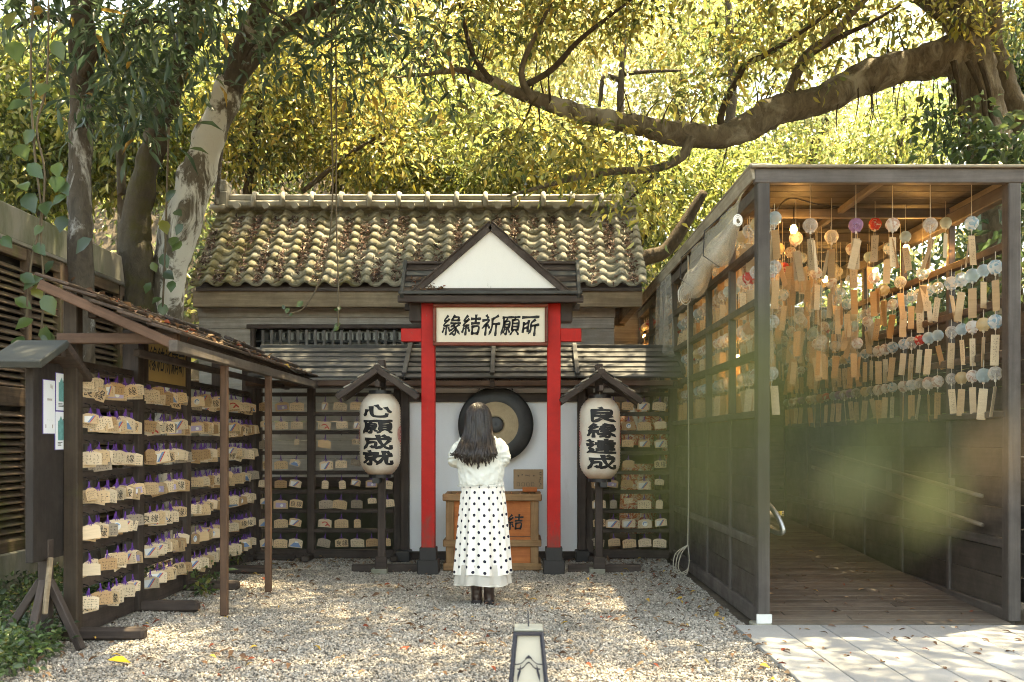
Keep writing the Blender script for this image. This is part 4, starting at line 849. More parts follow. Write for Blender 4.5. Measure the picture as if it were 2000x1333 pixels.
for r, z in enumerate(MZ):
    for j, x in enumerate((.90, 1.07, 1.24, 1.42, 1.60)):
        hook(rr_, x, 11.36, z - .025, 0, -.03)
        if random.random() < .08: continue
        place_ema(x, 11.355, z - .03, R(random.gauss(0, 9)), f'on {ORD[j]} hook, {ORD[r]} row, rack beside corridor', tilt=random.gauss(0, .05))
V, Fc, MI, mats = [], [], [], list(EM.values()) + [M_purple, I_k, I_b, I_r, I_w, I_g, I_p]      # those hanging behind, past three hundred: one mass
for x, y, z, rz, tl in extra:
    pr = random.choice(PROT); T_ = Matrix.Translation((x, y, z)) @ Euler((random.gauss(0, .08), tl, rz)).to_matrix().to_4x4() @ Matrix.Scale(random.uniform(.95, 1.15), 4)
    for me in [pr[2], cme] + [q[0] for q in pr[3]]:
        k = len(V); V.extend([tuple(T_ @ v.co) for v in me.vertices]); Fc.extend([tuple(i + k for i in p.vertices) for p in me.polygons]); MI.extend([mats.index(me.materials[0])] * len(me.polygons))
me = bpy.data.meshes.new('ema_plaques'); me.from_pydata(V, [], Fc)
for m_ in mats: me.materials.append(m_)
me.polygons.foreach_set('material_index', MI); me.update(); o = bpy.data.objects.new('ema_plaques', me); C.objects.link(o); tag(o, kind='stuff')
for t_ in (rk, mk, rr_): tag(hooks[t_.name].build('hooks', M_hook, t_), kind='stuff')

# ------------------------------------------------------------------ notice board on a splayed stand
nbd = thing('notice_stand', 'dark roofed notice post with white papers standing on splayed legs', 'notice board', (-3.14, 6.5, 0))
board('panel', wood('black_stained_wood', (.010, .008, .007), (.030, .023, .020), 'Z'), nbd, (-3.145, 6.53, 1.22), (.05, .52, 1.28), ch=.004)
rf = MB().box((-3.13, 6.47, 1.93), (.22, .06, .06)).build('small_roof', dk('X'), nbd, origin=(-3.13, 6.47, 1.95))
M_rg = plain('green_black_board', (.035, .038, .034), .7, nz=.2)
beam('roof_slab', M_rg, rf, (-3.16, 6.485, 1.985), (-3.16, 6.10, 1.82), .34, .05); beam('roof_slab', dk('Y'), rf, (-3.16, 6.475, 1.98), (-3.16, 6.84, 1.775), .34, .05)
board('pole', dk('Z'), nbd, (-3.15, 6.5, .35), (.07, .08, .72))
for dx, dy in ((-.30, -.05), (.26, -.06), (.02, -.30), (.05, .30)): beam('leg', dk('X'), nbd, (-3.15 + dx * .1, 6.5 + dy * .1, .44), (-3.15 + dx, 6.5 + dy, .0), .05, .05)
beam('loose_batten', rafm('Z'), nbd, (-3.08, 6.42, .60), (-3.10, 6.38, .24), .03, .03)
M_sheet = plain('notice_paper', (.70, .73, .76), .5, nz=.03, bs=0); M_teal = plain('teal_print', (.10, .28, .27), .6, nz=.3, scale=40, bs=0); M_edge = plain('violet_tape', (.10, .07, .30), .5, bs=0)
for (y0, y1, z0, z1, k) in ((6.40, 6.555, 1.40, 1.745, 0), (6.575, 6.77, 1.555, 1.80, 1), (6.565, 6.765, 1.295, 1.545, 1)):
    pp = MB(); pp.box((-3.1175, (y0 + y1) / 2, (z0 + z1) / 2), (.004, y1 - y0, z1 - z0)); sh = pp.build('paper', M_sheet, nbd)
    MB().box((-3.119, (y0 + y1) / 2 - .004, (z0 + z1) / 2), (.003, y1 - y0 + .006, z1 - z0 + .008)).build('border', M_edge, sh, origin=WP[sh.name])
    tm = MB(); tm2 = MB(); X = -3.1148
    def qd(m_, a, b_, c_, d_): m_.add([(X, a, c_), (X, b_, c_), (X, b_, d_), (X, a, d_)], [(0, 1, 2, 3)])
    w_ = y1 - y0; h_ = z1 - z0
    if k:
        qd(tm2, y0 + w_ * .16, y0 + w_ * .58, z0 + h_ * .24, z0 + h_ * .76); tm2.add([(X, y0 + w_ * .24, z0 + h_ * .76), (X, y0 + w_ * .5, z0 + h_ * .76), (X, y0 + w_ * .37, z0 + h_ * .9)], [(0, 1, 2)])
        for i in range(6): qd(tm, y0 + w_ * (.5 + i * .07), y0 + w_ * (.55 + i * .07), z0 + h_ * .76, z0 + h_ * .82)
        for i in range(14): qd(tm, y0 + w_ * .76, y0 + w_ * random.uniform(.78, .82), z0 + h_ * (.28 + i * .03), z0 + h_ * (.295 + i * .03))
        for i in range(3): qd(tm, y0 + w_ * .14, y0 + w_ * random.uniform(.35, .55), z0 + h_ * (.10 + i * .035), z0 + h_ * (.12 + i * .035))
        tm2.build('picture', M_teal, sh, origin=WP[sh.name])
    else:
        for i in range(5): qd(tm, y0 + w_ * (.32 + i * .09), y0 + w_ * (.38 + i * .09), z0 + h_ * .62, z0 + h_ * .66)
        for i in range(3): qd(tm, y0 + w_ * (.3 + .2 * i), y0 + w_ * (.36 + .2 * i), z0 + h_ * .25, z0 + h_ * .255)
        for yy_, zz_ in ((.7, .84), (.6, .86), (.15, .1), (.75, .1)): qd(tm, y0 + w_ * yy_, y0 + w_ * (yy_ + .06), z0 + h_ * zz_, z0 + h_ * (zz_ + .07))
    tm.build('print', M_black if k else ink('faded_print', (.2, .14, .12)), sh, origin=WP[sh.name])

nbd.location.x += .055
# ------------------------------------------------------------------ wind chime corridor
CL, CR, CY0, CYL, CYR = 1.785, 3.62, 7.33, 17.2, 14.4
co_ = thing('chime_corridor', 'dark timber corridor with open rails and boarded sides, hung with wind chimes', 'corridor', (2.7, 7.3, 0))
ramp_ = lambda y: .012 + .05 * (y - 7.2)
def side(xw, y1, name):
    ys = [CY0 + 1.03 * i for i in range(int((y1 - CY0) / 1.03) + 1)]
    for i, y in enumerate(ys):
        if i == 0: board('post', cw('Z'), co_, (xw, y, 1.66), (.09, .11, 3.26))
        else: board('stud', cw('Z'), co_, (xw, y, 1.66), (.055, .06, 3.2))
    L = ys[-1] - CY0; yc = CY0 + L / 2; o = math.copysign(1, 2.7 - xw)
    for z in (2.80, 2.39, 2.0): board('rail', wood('rail_wood', (.045, .03, .022), (.12, .08, .06), 'Y'), co_, (xw + .004, yc, z), (.065, L, .06))
    board('sill', cw('Y'), co_, (xw, yc, 1.55), (.10, L, .05)); board('top_plate', cw('Y'), co_, (xw, yc, 3.20), (.08, L, .10))
    board('mid_rail', cw('Y'), co_, (xw - .005, yc, .59), (.05, L, .07)); board('base_rail', cw('Y'), co_, (xw - .0, yc, .05), (.06, L, .12))
    for i in range(len(ys) - 1):
        for z0, z1, k in ((.63, 1.52, 4), (.115, .55, 2)):
            h = (z1 - z0) / k
            for j in range(k): board('panel_board', cp('Y'), co_, (xw + random.uniform(-.002, .002), ys[i] + .515, z0 + h * (j + .5)), (.022, .965, h - .004), (0, random.gauss(0, .004), 0), .004)
    return ys
YL = side(CL, CYL, 'l'); YR = side(CR, CYR, 'r')
MB().box((CL, CY0 - .058, .04), (.11, .03, .09)).build('steel_shoe', plain('white_steel', (.6, .6, .58), .5), co_); MB().box((CL - .01, CY0 - .02, -.005), (.15, .17, .05), ch=.01).build('footing', M_concrete, co_)
board('front_beam', cw('X'), co_, ((CL + CR) / 2, CY0 - .03, 3.29), (CR - CL + .13, .07, .105)); board('front_cap', roofedge('X'), co_, ((CL + CR) / 2, CY0 - .03, 3.352), (CR - CL + .2, .14, .02))
board('edge_board', roofedge('Y'), co_, (CL - .075, (CY0 + CYL) / 2, 3.315), (.03, CYL - CY0 + .1, .10), (0, R(-12), 0)); board('edge_board', roofedge('Y'), co_, (CL - .02, (CY0 + CYL) / 2, 3.375), (.16, CYL - CY0 + .1, .02))
board('edge_board', roofedge('Y'), co_, (CR + .06, (CY0 + CYR) / 2, 3.30), (.03, CYR - CY0, .12))
y = CY0 + .1
while y < CYL - .2:
    x0, x1 = (CL - .04, CR + .05) if y < CYR else (CL - .04, 2.9)
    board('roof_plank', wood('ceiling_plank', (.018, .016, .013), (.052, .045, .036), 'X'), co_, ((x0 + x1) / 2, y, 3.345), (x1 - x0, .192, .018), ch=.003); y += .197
for yb in (8.4, 9.4, 10.4, 11.5, 12.5, 13.5): board('joist', cw('X'), co_, ((CL + CR) / 2, yb, 3.27), (CR - CL, .05, .08))
board('ceiling_batten', cw('Y'), co_, (2.7, 10.8, 3.29), (.05, 6.8, .05))
# boardwalk climbing gently between the two sides
bw = MB(); bw.add([(CL + .04, 7.22, -.015), (CR - .04, 7.22, -.015), (CR - .04, 17, ramp_(17) - .03), (CL + .04, 17, ramp_(17) - .03)], [(0, 1, 2, 3)])
bw = tag(bw.build('boardwalk', plain('under_deck', (.015, .012, .01), .9)), kind='structure')
y = 7.29; i = 0
while y < 15.2:
    xj = 2.46 if i % 2 else (2.0 if i % 4 else 2.95)
    for x0, x1 in ((CL + .05, xj - .003), (xj + .003, CR - .05)):
        board('plank', deckm('X'), bw, ((x0 + x1) / 2, y, ramp_(y) + random.uniform(-.001, .001)), (x1 - x0, .138, .024), (math.atan(.05), 0, 0), .004)
    y += .143; i += 1
M_rail = plain('dull_brown_rail', (.10, .08, .06), .45)
# end wall of overlapping boards, hand rails
for i in range(12): board('end_board', wood('end_wall_wood', (.09, .075, .06), (.22, .19, .155), 'X'), co_, (3.0, 14.75, .45 + i * .25), (3.6, .03, .27), (R(4), 0, 0), .004)
for dz in (0, -.22):
    MB().tube(smooth_path([(CR - .09, 7.6, .93 + dz), (CR - .09, 9.5, 1.07 + dz), (CR - .09, 11.85, 1.25 + dz), (CR - .05, 11.95, 1.23 + dz)]), .018, 8).build('hand_rail', M_rail, co_, True)
for yy in (8.2, 9.6, 11.0): board('rail_bracket', M_rail, co_, (CR - .06, yy, .86 + .076 * (yy - 7.6)), (.05, .02, .28), ch=.003)
MB().tube(smooth_path([(CL + .07, 9.2, 1.00), (CL + .09, 8.1, .93), (CL + .10, 7.72, .90), (CL + .16, 7.56, .80), (CL + .20, 7.50, .68), (CL + .17, 7.55, .655), (CL + .10, 7.75, .70), (CL + .09, 8.2, .74), (CL + .07, 9.2, .80)], 5), .021, 10).build('grab_rail', M_metal, co_, True)
board('rail_bracket', M_metal, co_, (CL + .08, 7.66, .62), (.10, .03, .06), ch=.004)

# ------------------------------------------------------------------ dark board fence beyond the corridor
fn_ = thing('board_fence', 'dark weathered board fence close behind the outer side of the corridor', 'fence', (4.15, 10.5, 0))
for i in range(13):
    for y0, y1 in ((6.9, 9.6), (9.605, 12.3), (12.305, 15.2)):
        if i == 12 and y0 < 8: continue
        board('plank', wood('fence_plank', (.028, .026, .024), (.085, .08, .074), 'Y'), fn_, (4.15 + random.uniform(-.004, .004), (y0 + y1) / 2, .12 + i * .2), (.02, y1 - y0, .194), (0, R(2), 0), .003)
for y in (7.0, 9.6, 12.3, 15.1): board('post', cw('Z'), fn_, (4.2, y, 1.3), (.09, .09, 2.6))
# ------------------------------------------------------------------ wind chimes
def glassmat(name, col, alpha=.5, pat=None):
    m, n_, b, o = newmat(name); c = col
    if pat:
        v = coords(n_, (1, 1, 1)); f = noise(n_, v, 22, 2, .5, 1.0); c = mixc(n_, ramp(n_, f, [(.52, (0,) * 3), (.58, (1,) * 3)]), col, pat)
        n_.links.new(c, b.inputs['Base Color'])
    else: b.inputs['Base Color'].default_value = (*col, 1)
    b.inputs['Roughness'].default_value = .12; b.inputs['Specular IOR Level'].default_value = .6
    t = N(n_, 'ShaderNodeBsdfTransparent'); t.inputs[0].default_value = (*[min(1, x * .4 + .6) for x in col], 1)
    tl = N(n_, 'ShaderNodeBsdfTranslucent'); tl.inputs[0].default_value = (*col, 1)
    if pat: n_.links.new(c, tl.inputs[0])
    m1 = N(n_, 'ShaderNodeMixShader'); m1.inputs[0].default_value = .4; n_.links.new(b.outputs[0], m1.inputs[1]); n_.links.new(tl.outputs[0], m1.inputs[2])
    lw_ = N(n_, 'ShaderNodeLayerWeight'); lw_.inputs[0].default_value = .35; mr = N(n_, 'ShaderNodeMapRange'); mr.inputs[3].default_value = alpha; mr.inputs[4].default_value = min(1, alpha + .5)
    n_.links.new(lw_.outputs['Facing'], mr.inputs[0])
    m2 = N(n_, 'ShaderNodeMixShader'); n_.links.new(mr.outputs[0], m2.inputs[0]); n_.links.new(t.outputs[0], m2.inputs[1]); n_.links.new(m1.outputs[0], m2.inputs[2]); n_.links.new(m2.outputs[0], o.inputs[0]); return m
GL = [('clear glass', glassmat('clear_glass', (.78, .78, .75), .22), 8), ('white flowered', glassmat('white_flowered_glass', (.80, .79, .75), .5, (.60, .42, .36)), 6), ('pale blue', glassmat('pale_blue_glass', (.55, .70, .76), .32), 5),
      ('blue flowered', glassmat('blue_flowered_glass', (.74, .77, .77), .45, (.30, .50, .62)), 4), ('red', glassmat('red_glass', (.60, .06, .05), .6, (.7, .6, .5)), 1.3), ('cream', glassmat('cream_glass', (.66, .54, .33), .6), 1.5), ('orange', glassmat('orange_glass', (.64, .38, .22), .4), .6), ('violet', glassmat('violet_glass', (.46, .30, .55), .35), .3)]
def bell_mesh(m):
    R_ = .052; prof = [(.012, .0), (.030, -.006)] + [(R_ * math.sin(a), -R_ * (1 - math.cos(a)) * .95) for a in lerps(.75, 2.45, 8)] + [(.030, -.094), (.031, -.098)]
    mb_ = MB(); rg = []
    for r, z in prof: rg.append([(r * math.cos(2 * PI * k / 14), r * math.sin(2 * PI * k / 14), z) for k in range(14)])
    mb_.rings(rg, caps=False); return mb_.mesh('wind_chime', smooth=True, mats=[m])
bells = [(nm, bell_mesh(m), wt_) for nm, m, wt_ in GL]
M_str = ink('pale_string', (.5, .46, .38)); strips = [ema_mat('strip_wood_pale', (.55, .42, .27)), ema_mat('strip_wood_tan', (.46, .31, .17)), ema_mat('strip_wood_amber', (.42, .235, .10))]
def string_mesh(up): return MB().tube([(0, 0, up), (0, 0, .0)], .0025, 4).tube([(0, 0, -.05), (0, 0, -.145)], .0018, 4).box((0, 0, -.10), (.012, .012, .02)).mesh('string', mats=[M_str])
STR = {u: string_mesh(u) for u in (.06, .14, .24, .45, .70, .95)}
strip_me = [MB().box((0, 0, -.11), (.058, .003, .22), ch=.001).mesh('wooden_strip', mats=[m]) for m in strips]
def strip_print(seed):
    random.seed(seed); a = MB(); strokes(a, -.016, .016, -.19, -.02, -.0025, 9, 2, .75); return a.mesh('writing', mats=[I_k])
sp_me = [strip_print(i) for i in range(5)]
random.seed(21); n_chime = 0
def chime(x, y, z, up, where, gl=None):
    global n_chime; n_chime += 1
    nm, me, _ = random.choices(bells, [b_[2] for b_ in bells])[0] if gl is None else bells[gl]
    o = bpy.data.objects.new('wind_chime', me); C.objects.link(o); o.location = (x, y, z - up); o.rotation_euler = (0, 0, random.uniform(0, 6)); s = random.uniform(.9, 1.1); o.scale = (s, s, s)
    tag(o, f'{nm} wind chime {where}', 'wind chime', 'glass wind chimes with wooden strips')
    st = bpy.data.objects.new('string', STR[up]); C.objects.link(st); st.parent = o
    si = random.choices((0, 1, 2), (4, 4, 2))[0]
    wd = bpy.data.objects.new('wooden_strip', strip_me[si]); C.objects.link(wd); wd.parent = o; wd.location = (0, 0, -.143); wd.rotation_euler = (random.gauss(0, .08), random.gauss(0, .09), random.gauss(0, .6) - o.rotation_euler.z)
    if up > .2:
        w2 = bpy.data.objects.new('wooden_strip', strip_me[random.choice((0, 1, 2))]); C.objects.link(w2); w2.parent = o; w2.location = (.012, .014, -.155); w2.rotation_euler = (random.gauss(0, .16), random.gauss(0, .16), random.gauss(0, .9) - o.rotation_euler.z)
    if random.random() < .6:
        wr = bpy.data.objects.new('writing', random.choice(sp_me)); C.objects.link(wr); wr.parent = wd
RN = ['top', 'middle', 'lower']; BN = ['nearest', 'second', 'third', 'fourth', 'fifth', 'sixth', 'farthest']
# under the ceiling
for j in range(14):
    y = 7.62 + j * .47
    for i in range(6):
        x = CL + .16 + i * .305
        if j == 0 and i in (0,): continue
        chime(x + random.uniform(-.03, .03), y + random.uniform(-.05, .05), 3.30, random.choice((.14, .24, .24) if j < 2 else (.14, .24, .45) if j < 4 else (.24, .45, .70, .95)), f'under the ceiling, {ORD[j]} row, {ORD[i]} from the gravel side')
# right hand side, under each rail
for b_ in range(6):
    for r, z in enumerate((2.77, 2.36, 1.97)):
        for k in range(5 if b_ < 4 else 4):
            y = YR[b_] + .14 + k * (.19 if b_ < 4 else .22)
            chime(CR - .05, y, z, .06, f'by the outer wall, {RN[r]} rail, {BN[b_]} bay, {ORD[k]}')
for b_ in range(6):
    for r, z in enumerate((3.14, 2.77, 2.36, 1.97)):
        for k in range(4):
            y = YL[b_] + .16 + k * .23
            chime(CL + .05, y, z, .06, f'by the gravel side, {["plate", "top rail", "middle rail", "lower rail"][r]}, {BN[b_]} bay, {ORD[k]}')
for b_ in (6, 7, 8):
    for k in range(5): chime(CL + .02, YL[b_] + .1 + k * .19, 3.10, .06, f'far along behind the house, {["nearer", "middle", "last"][b_ - 6]} bay, {ORD[k]}', random.choice((1, 1, 4, 5)))

# deeper in, past the three hundred that show largest: one mass of further chimes
def chime_mass():
    V, Fc, MI = [], [], []; mats = [b_[1].materials[0] for b_ in bells[:4]] + strips + [M_str]
    def put(me, M, mi):
        k = len(V); V.extend([tuple(M @ v.co) for v in me.vertices]); Fc.extend([tuple(i + k for i in p.vertices) for p in me.polygons]); MI.extend([mi] * len(me.polygons))
    def one(x, y, z, up, ns):
        bi = random.choices((0, 1, 2, 3), (5, 4, 3, 2))[0]; T_ = Matrix.Translation((x, y, z - up)); put(bells[bi][1], T_, bi); k = len(V)
        V.extend([(x - .002, y, z), (x + .002, y, z), (x + .002, y, z - up - .15), (x - .002, y, z - up - .15)]); Fc.append((k, k + 1, k + 2, k + 3)); MI.append(7)
        for q in range(ns): put(strip_me[0], Matrix.Translation((x + random.uniform(-.03, .03), y + random.uniform(-.03, .03), z - up - .143 - .03 * q)) @ Euler((random.gauss(0, .07), random.gauss(0, .07), random.gauss(0, .7))).to_matrix().to_4x4(), 4 + random.choices((0, 1, 2), (2, 3, 4))[0])
    for j in range(19):
        for i in range(8):
            y = 8.9 + j * .28; x = CL + .15 + i * .20 + random.uniform(-.05, .05)
            if x > CR - .3: continue
            one(x, y + random.uniform(-.06, .06), 3.30, random.choice((.15, .3, .45, .6, .8, 1.0)), random.choice((1, 2, 2)))
    for j in range(34):
        for z in (3.14, 2.77, 2.36, 1.97): one(CL + .13 + random.uniform(-.02, .03), 7.5 + j * .18, z, .06, random.choice((1, 2)))
    me = bpy.data.meshes.new('wind_chimes'); me.from_pydata(V, [], Fc)
    for m in mats: me.materials.append(m)
    me.polygons.foreach_set('material_index', MI); me.polygons.foreach_set('use_smooth', [m < 4 for m in MI]); me.update(); o = bpy.data.objects.new('wind_chimes', me); C.objects.link(o); tag(o, kind='stuff')
chime_mass()

# ------------------------------------------------------------------ light bulbs on their cable
def emit(name, c, s):
    m, n_, b, o = newmat(name); b.inputs['Emission Color'].default_value = (*c, 1); b.inputs['Emission Strength'].default_value = s; b.inputs['Base Color'].default_value = (*c, 1); return m
M_bulb = emit('warm_bulb', (1.0, .56, .20), 22)
bl = [(1550, 447, 8.3, 'beside a white chime near the front post'), (1770, 485, 8.9, 'in the middle of the ceiling rows'), (1850, 480, 8.4, 'nearest to the outer wall'), (1489, 492, 9.6, 'just behind the front post'), (1612, 545, 10.6, 'far back among the hanging strips'), (1560, 560, 12.0, 'deepest in the corridor'), (1440, 700, 8.6, 'low behind the gravel side rails'), (1260, 657, 14.2, 'far along by the end of the house')]
for px, py, d, wh in bl:
    p = P(px, py, d); t_ = thing('light_bulb', f'lit warm bulb {wh}', 'light bulb', p, 'lit bulbs in the corridor')
    MB().lathe([(0, p.z - .045), (.018, p.z - .040), (.030, p.z - .015), (.026, p.z + .012), (.014, p.z + .03), (0, p.z + .03)], (p.x, p.y, 0), 12).build('glass', M_bulb, t_, True)
    MB().tube([(p.x, p.y, p.z + .028), (p.x, p.y, p.z + .075)], .016, 8).build('socket', M_black, t_); MB().tube([(p.x, p.y, p.z + .07), (p.x, p.y, min(3.30, p.z + .6))], .004, 5).build('flex', M_black, t_)
    ld = bpy.data.lights.new('bulb_light', 'POINT'); ld.energy = .85; ld.color = (1, .50, .18); ld.shadow_soft_size = .05; lo = bpy.data.objects.new('bulb_light', ld); C.objects.link(lo); lo.parent = t_; lo.location = (0, -.06, -.06)
cb = MB().tube(smooth_path([P(1484, 452, 7.5), P(1510, 420, 7.6), P(1542, 388, 8.0), P(1600, 400, 8.2), P(1680, 408, 8.5), P(1760, 395, 8.6), P(1850, 380, 8.4)], 5), .006, 5).build('power_cable', M_black)
tag(cb, 'black cable looping below the corridor ceiling between the bulbs', 'cable')

# ------------------------------------------------------------------ clear roll-up sheeting and its cord on the corridor side
def vinyl():
    m, n_, b, o = newmat('clear_vinyl'); b.inputs['Base Color'].default_value = (.72, .70, .65, 1); b.inputs['Roughness'].default_value = .18; b.inputs['Specular IOR Level'].default_value = .7
    bump(n_, b, noise(n_, coords(n_, (1, 1, 1)), 9, 3, .5), .3, .02)
    t = N(n_, 'ShaderNodeBsdfTransparent'); t.inputs[0].default_value = (.95, .94, .9, 1); lw_ = N(n_, 'ShaderNodeLayerWeight'); lw_.inputs[0].default_value = .3
    mr = N(n_, 'ShaderNodeMapRange'); mr.inputs[3].default_value = .07; mr.inputs[4].default_value = .6; n_.links.new(lw_.outputs['Facing'], mr.inputs[0])
    mx = N(n_, 'ShaderNodeMixShader'); n_.links.new(mr.outputs[0], mx.inputs[0]); n_.links.new(t.outputs[0], mx.inputs[1]); n_.links.new(b.outputs[0], mx.inputs[2]); n_.links.new(mx.outputs[0], o.inputs[0]); return m
M_vin = vinyl(); XV = CL - .17
vt = thing('clear_sheeting', 'clear plastic sheeting rolled up and tied under the corridor eaves, sagging', 'plastic sheet', (XV, 8.5, 2.9))
rows_ = []
for i in range(25):
    t = i / 24; y = 7.36 + 2.35 * t; sag = .07 * math.sin(t * PI * 2.2) ** 2 + .18 * t; rr0 = .042 + .040 * min(1, t * 4) + .04 * math.sin(t * PI * 2) ** 2; r_ = []
    for k in range(46):
        a = k / 45 * 2 * PI * 2.6; r = rr0 * (.35 + .65 * k / 45); r_.append((XV + r * math.cos(a) * .85, y, 2.98 - sag + r * math.sin(a) * (1.15 + .3 * t)))
    rows_.append(r_)
MB().rings(rows_, caps=False, closed=False).build('rolled_sheet', M_vin, vt, True)
for i in (0, 24): MB().tube(rows_[i], .0045, 4, caps=False).build('sheet_edge', ink('white_hem', (.75, .75, .72)), vt)
rows_ = []
for i in range(17):
    t = i / 16; y = 7.4 + 2.4 * t; rows_.append([(CL - .10 + (XV - CL + .10) * s_ + .015 * math.sin(y * 9 + s_ * 3), y, 3.22 + (2.98 - .18 * t + .07 - 3.22) * s_) for s_ in lerps(0, 1, 6)])
MB().rings(rows_, caps=False, closed=False).build('hanging_sheet', M_vin, vt, True)
rows_ = []
for i in range(21):
    t = i / 20; y = 11.1 + 1.2 * t; rows_.append([(CL - .10 + .05 * math.sin(t * 19 + s_ * 2) * (.3 + s_), y - .25 * s_ * (t - .5), 3.24 - 1.0 * s_) for s_ in lerps(0, 1, 8)])
MB().rings(rows_, caps=False, closed=False).build('gathered_sheet', M_vin, vt, True)
for y in (8.05, 9.2): MB().tube([(CL - .08, y, 3.24), (XV - .12, y, 3.05), (XV - .13, y, 2.85), (XV, y, 2.76)], .005, 5).build('tie', M_black, vt)
rp = MB(); rp.tube(smooth_path([(CL - .09, 10.02, 3.22), (CL - .095, 10.0, 2.2), (CL - .085, 10.0, 1.2), (CL - .10, 9.98, .30)]), .006, 6)
for k in range(3): rp.tube(smooth_path([(CL - .10, 9.97, .31), (CL - .17 - .03 * k, 9.95, .22), (CL - .20 - .02 * k, 9.94, .08 - .02 * k), (CL - .12, 9.94, .02 + .02 * k), (CL - .09, 9.95, .16), (CL - .10, 9.97, .31)], 5), .005, 5)
tag(rp.build('pull_cord', M_rope), 'pale pull cord hanging down the corridor side, looped near the ground', 'cord')

# ------------------------------------------------------------------ patterned robe on a stand behind the rack beside the corridor
kt = thing('kimono', 'orange and white patterned kimono with dark sash on a stand behind the rack', 'kimono', (1.42, 12.0, 0))
def robemat():
    m, n_, b, o = newmat('patterned_silk'); v = coords(n_, (1, 1, 1), world=True); f = noise(n_, v, 8, 3, .6, 2.2); f2 = noise(n_, v, 17, 2, .5, 1.5)
    col = ramp(n_, f, [(.42, (.45, .085, .03)), (.47, (.62, .55, .46)), (.54, (.60, .25, .10)), (.62, (.40, .06, .03))]); col = mixc(n_, ramp(n_, f2, [(.6, (0,) * 3), (.64, (1,) * 3)]), col, (.65, .60, .5))
    n_.links.new(col, b.inputs['Base Color']); b.inputs['Roughness'].default_value = .6; return m
M_robe = robemat(); kb = MB()
kb.rings([[(1.42 + rx * math.cos(a) * (1 + .04 * math.cos(7 * a)), 12.0 + ry * math.sin(a) * (1 + .04 * math.cos(7 * a)), z) for a in lerps(0, 2 * PI * 23 / 24, 24)] for z, rx, ry in ((.25, .23, .16), (.7, .21, .15), (1.05, .19, .13), (1.25, .18, .12), (1.55, .21, .12), (1.68, .16, .10), (1.74, .07, .06))])
kb.build('robe', M_robe, kt, True)
for s in (-1, 1): MB().rings([[(1.42 + s * (x + .02), 12.0 + w_ * math.sin(a), z + h_ * math.cos(a)) for a in lerps(0, 2 * PI * 11 / 12, 12)] for x, z, h_, w_ in ((.14, 1.58, .10, .09), (.26, 1.48, .16, .09), (.34, 1.30, .26, .07), (.37, 1.22, .24, .06))]).build('sleeve', M_robe, kt, True)
MB().rings([[(1.42 + .2 * math.cos(a), 12.0 + .135 * math.sin(a), z) for a in lerps(0, 2 * PI * 23 / 24, 24)] for z in (1.08, 1.30)]).build('sash', plain('black_sash', (.015, .013, .013), .5), kt, True)
MB().tube([(1.34, 11.90, 1.74), (1.40, 11.87, 1.58), (1.44, 11.87, 1.44)], [.03, .028, .02], 8).tube([(1.50, 11.90, 1.74), (1.44, 11.865, 1.58), (1.40, 11.86, 1.44)], [.03, .028, .02], 8).build('collar', plain('white_collar', (.7, .69, .66), .7), kt, True)
MB().tube([(1.42, 12.0, .0), (1.42, 12.0, 1.9)], .02, 8).box((1.42, 12.0, .03), (.4, .3, .05)).build('stand', M_blackwood, kt)

# ------------------------------------------------------------------ the woman, seen from behind
WB = Vector(((942 - VX) / 235.6, 8.25, 0)); wm = thing('person', 'woman in white cropped jacket and polka dot skirt facing the gong, hands raised', 'person', WB)
def solid(mb_, name, mat, voxel, it=6, disp=None, smooth=True, factor=.5):
    me = mb_.mesh(name); ob = bpy.data.objects.new('tmp', me); C.objects.link(ob)
    m = ob.modifiers.new('r', 'REMESH'); m.mode = 'VOXEL'; m.voxel_size = voxel
    m = ob.modifiers.new('s', 'SMOOTH'); m.iterations = it; m.factor = factor
    out = bpy.data.meshes.new_from_object(ob.evaluated_get(bpy.context.evaluated_depsgraph_get())); bpy.data.objects.remove(ob); bpy.data.meshes.remove(me)
    if disp:
        n_ = len(out.vertices); 
        for v in out.vertices: v.co += v.normal * disp(v.co)
    out.materials.clear(); out.materials.append(mat); out.polygons.foreach_set('use_smooth', [smooth] * len(out.polygons)); out.update()
    o = bpy.data.objects.new(name, out); C.objects.link(o); o.parent = wm; WP[o.name] = WB; return o
def ell(mb_, c, r, n_=14, m_=10):
    rg = [[(c[0] + r[0] * math.sin(t) * math.cos(a), c[1] + r[1] * math.sin(t) * math.sin(a), c[2] + r[2] * math.cos(t)) for a in lerps(0, 2 * PI * (n_ - 1) / n_, n_)] for t in lerps(.05, PI - .05, m_)]
    return mb_.rings(rg)
def loft(mb_, secs, n_=20): return mb_.rings([[(cx + rx * math.cos(a), cy_ + ry * math.sin(a), z) for a in lerps(0, 2 * PI * (n_ - 1) / n_, n_)] for cx, cy_, z, rx, ry in secs])
from mathutils import noise as mnoise
b = MB(); ell(b, (-.03, .005, 1.535), (.074, .090, .105)); ell(b, (-.03, .045, 1.475), (.052, .055, .05)); ell(b, (-.03, .097, 1.52), (.011, .016, .02)); ell(b, (-.03, .088, 1.487), (.02, .01, .008))
for s in (-1, 1): ell(b, (-.03 + s * .075, .005, 1.525), (.012, .018, .03))
b.tube([(-.01, .0, 1.33), (-.02, .0, 1.40), (-.03, .005, 1.49)], [.055, .045, .046], 12)
loft(b, [(-.01, 0, .82, .14, .105), (-.01, 0, .90, .150, .11), (-.01, 0, 1.0, .125, .09), (-.01, 0, 1.1, .125, .09), (-.01, .0, 1.25, .145, .095), (-.01, 0, 1.34, .13, .08), (-.01, 0, 1.385, .07, .05)])
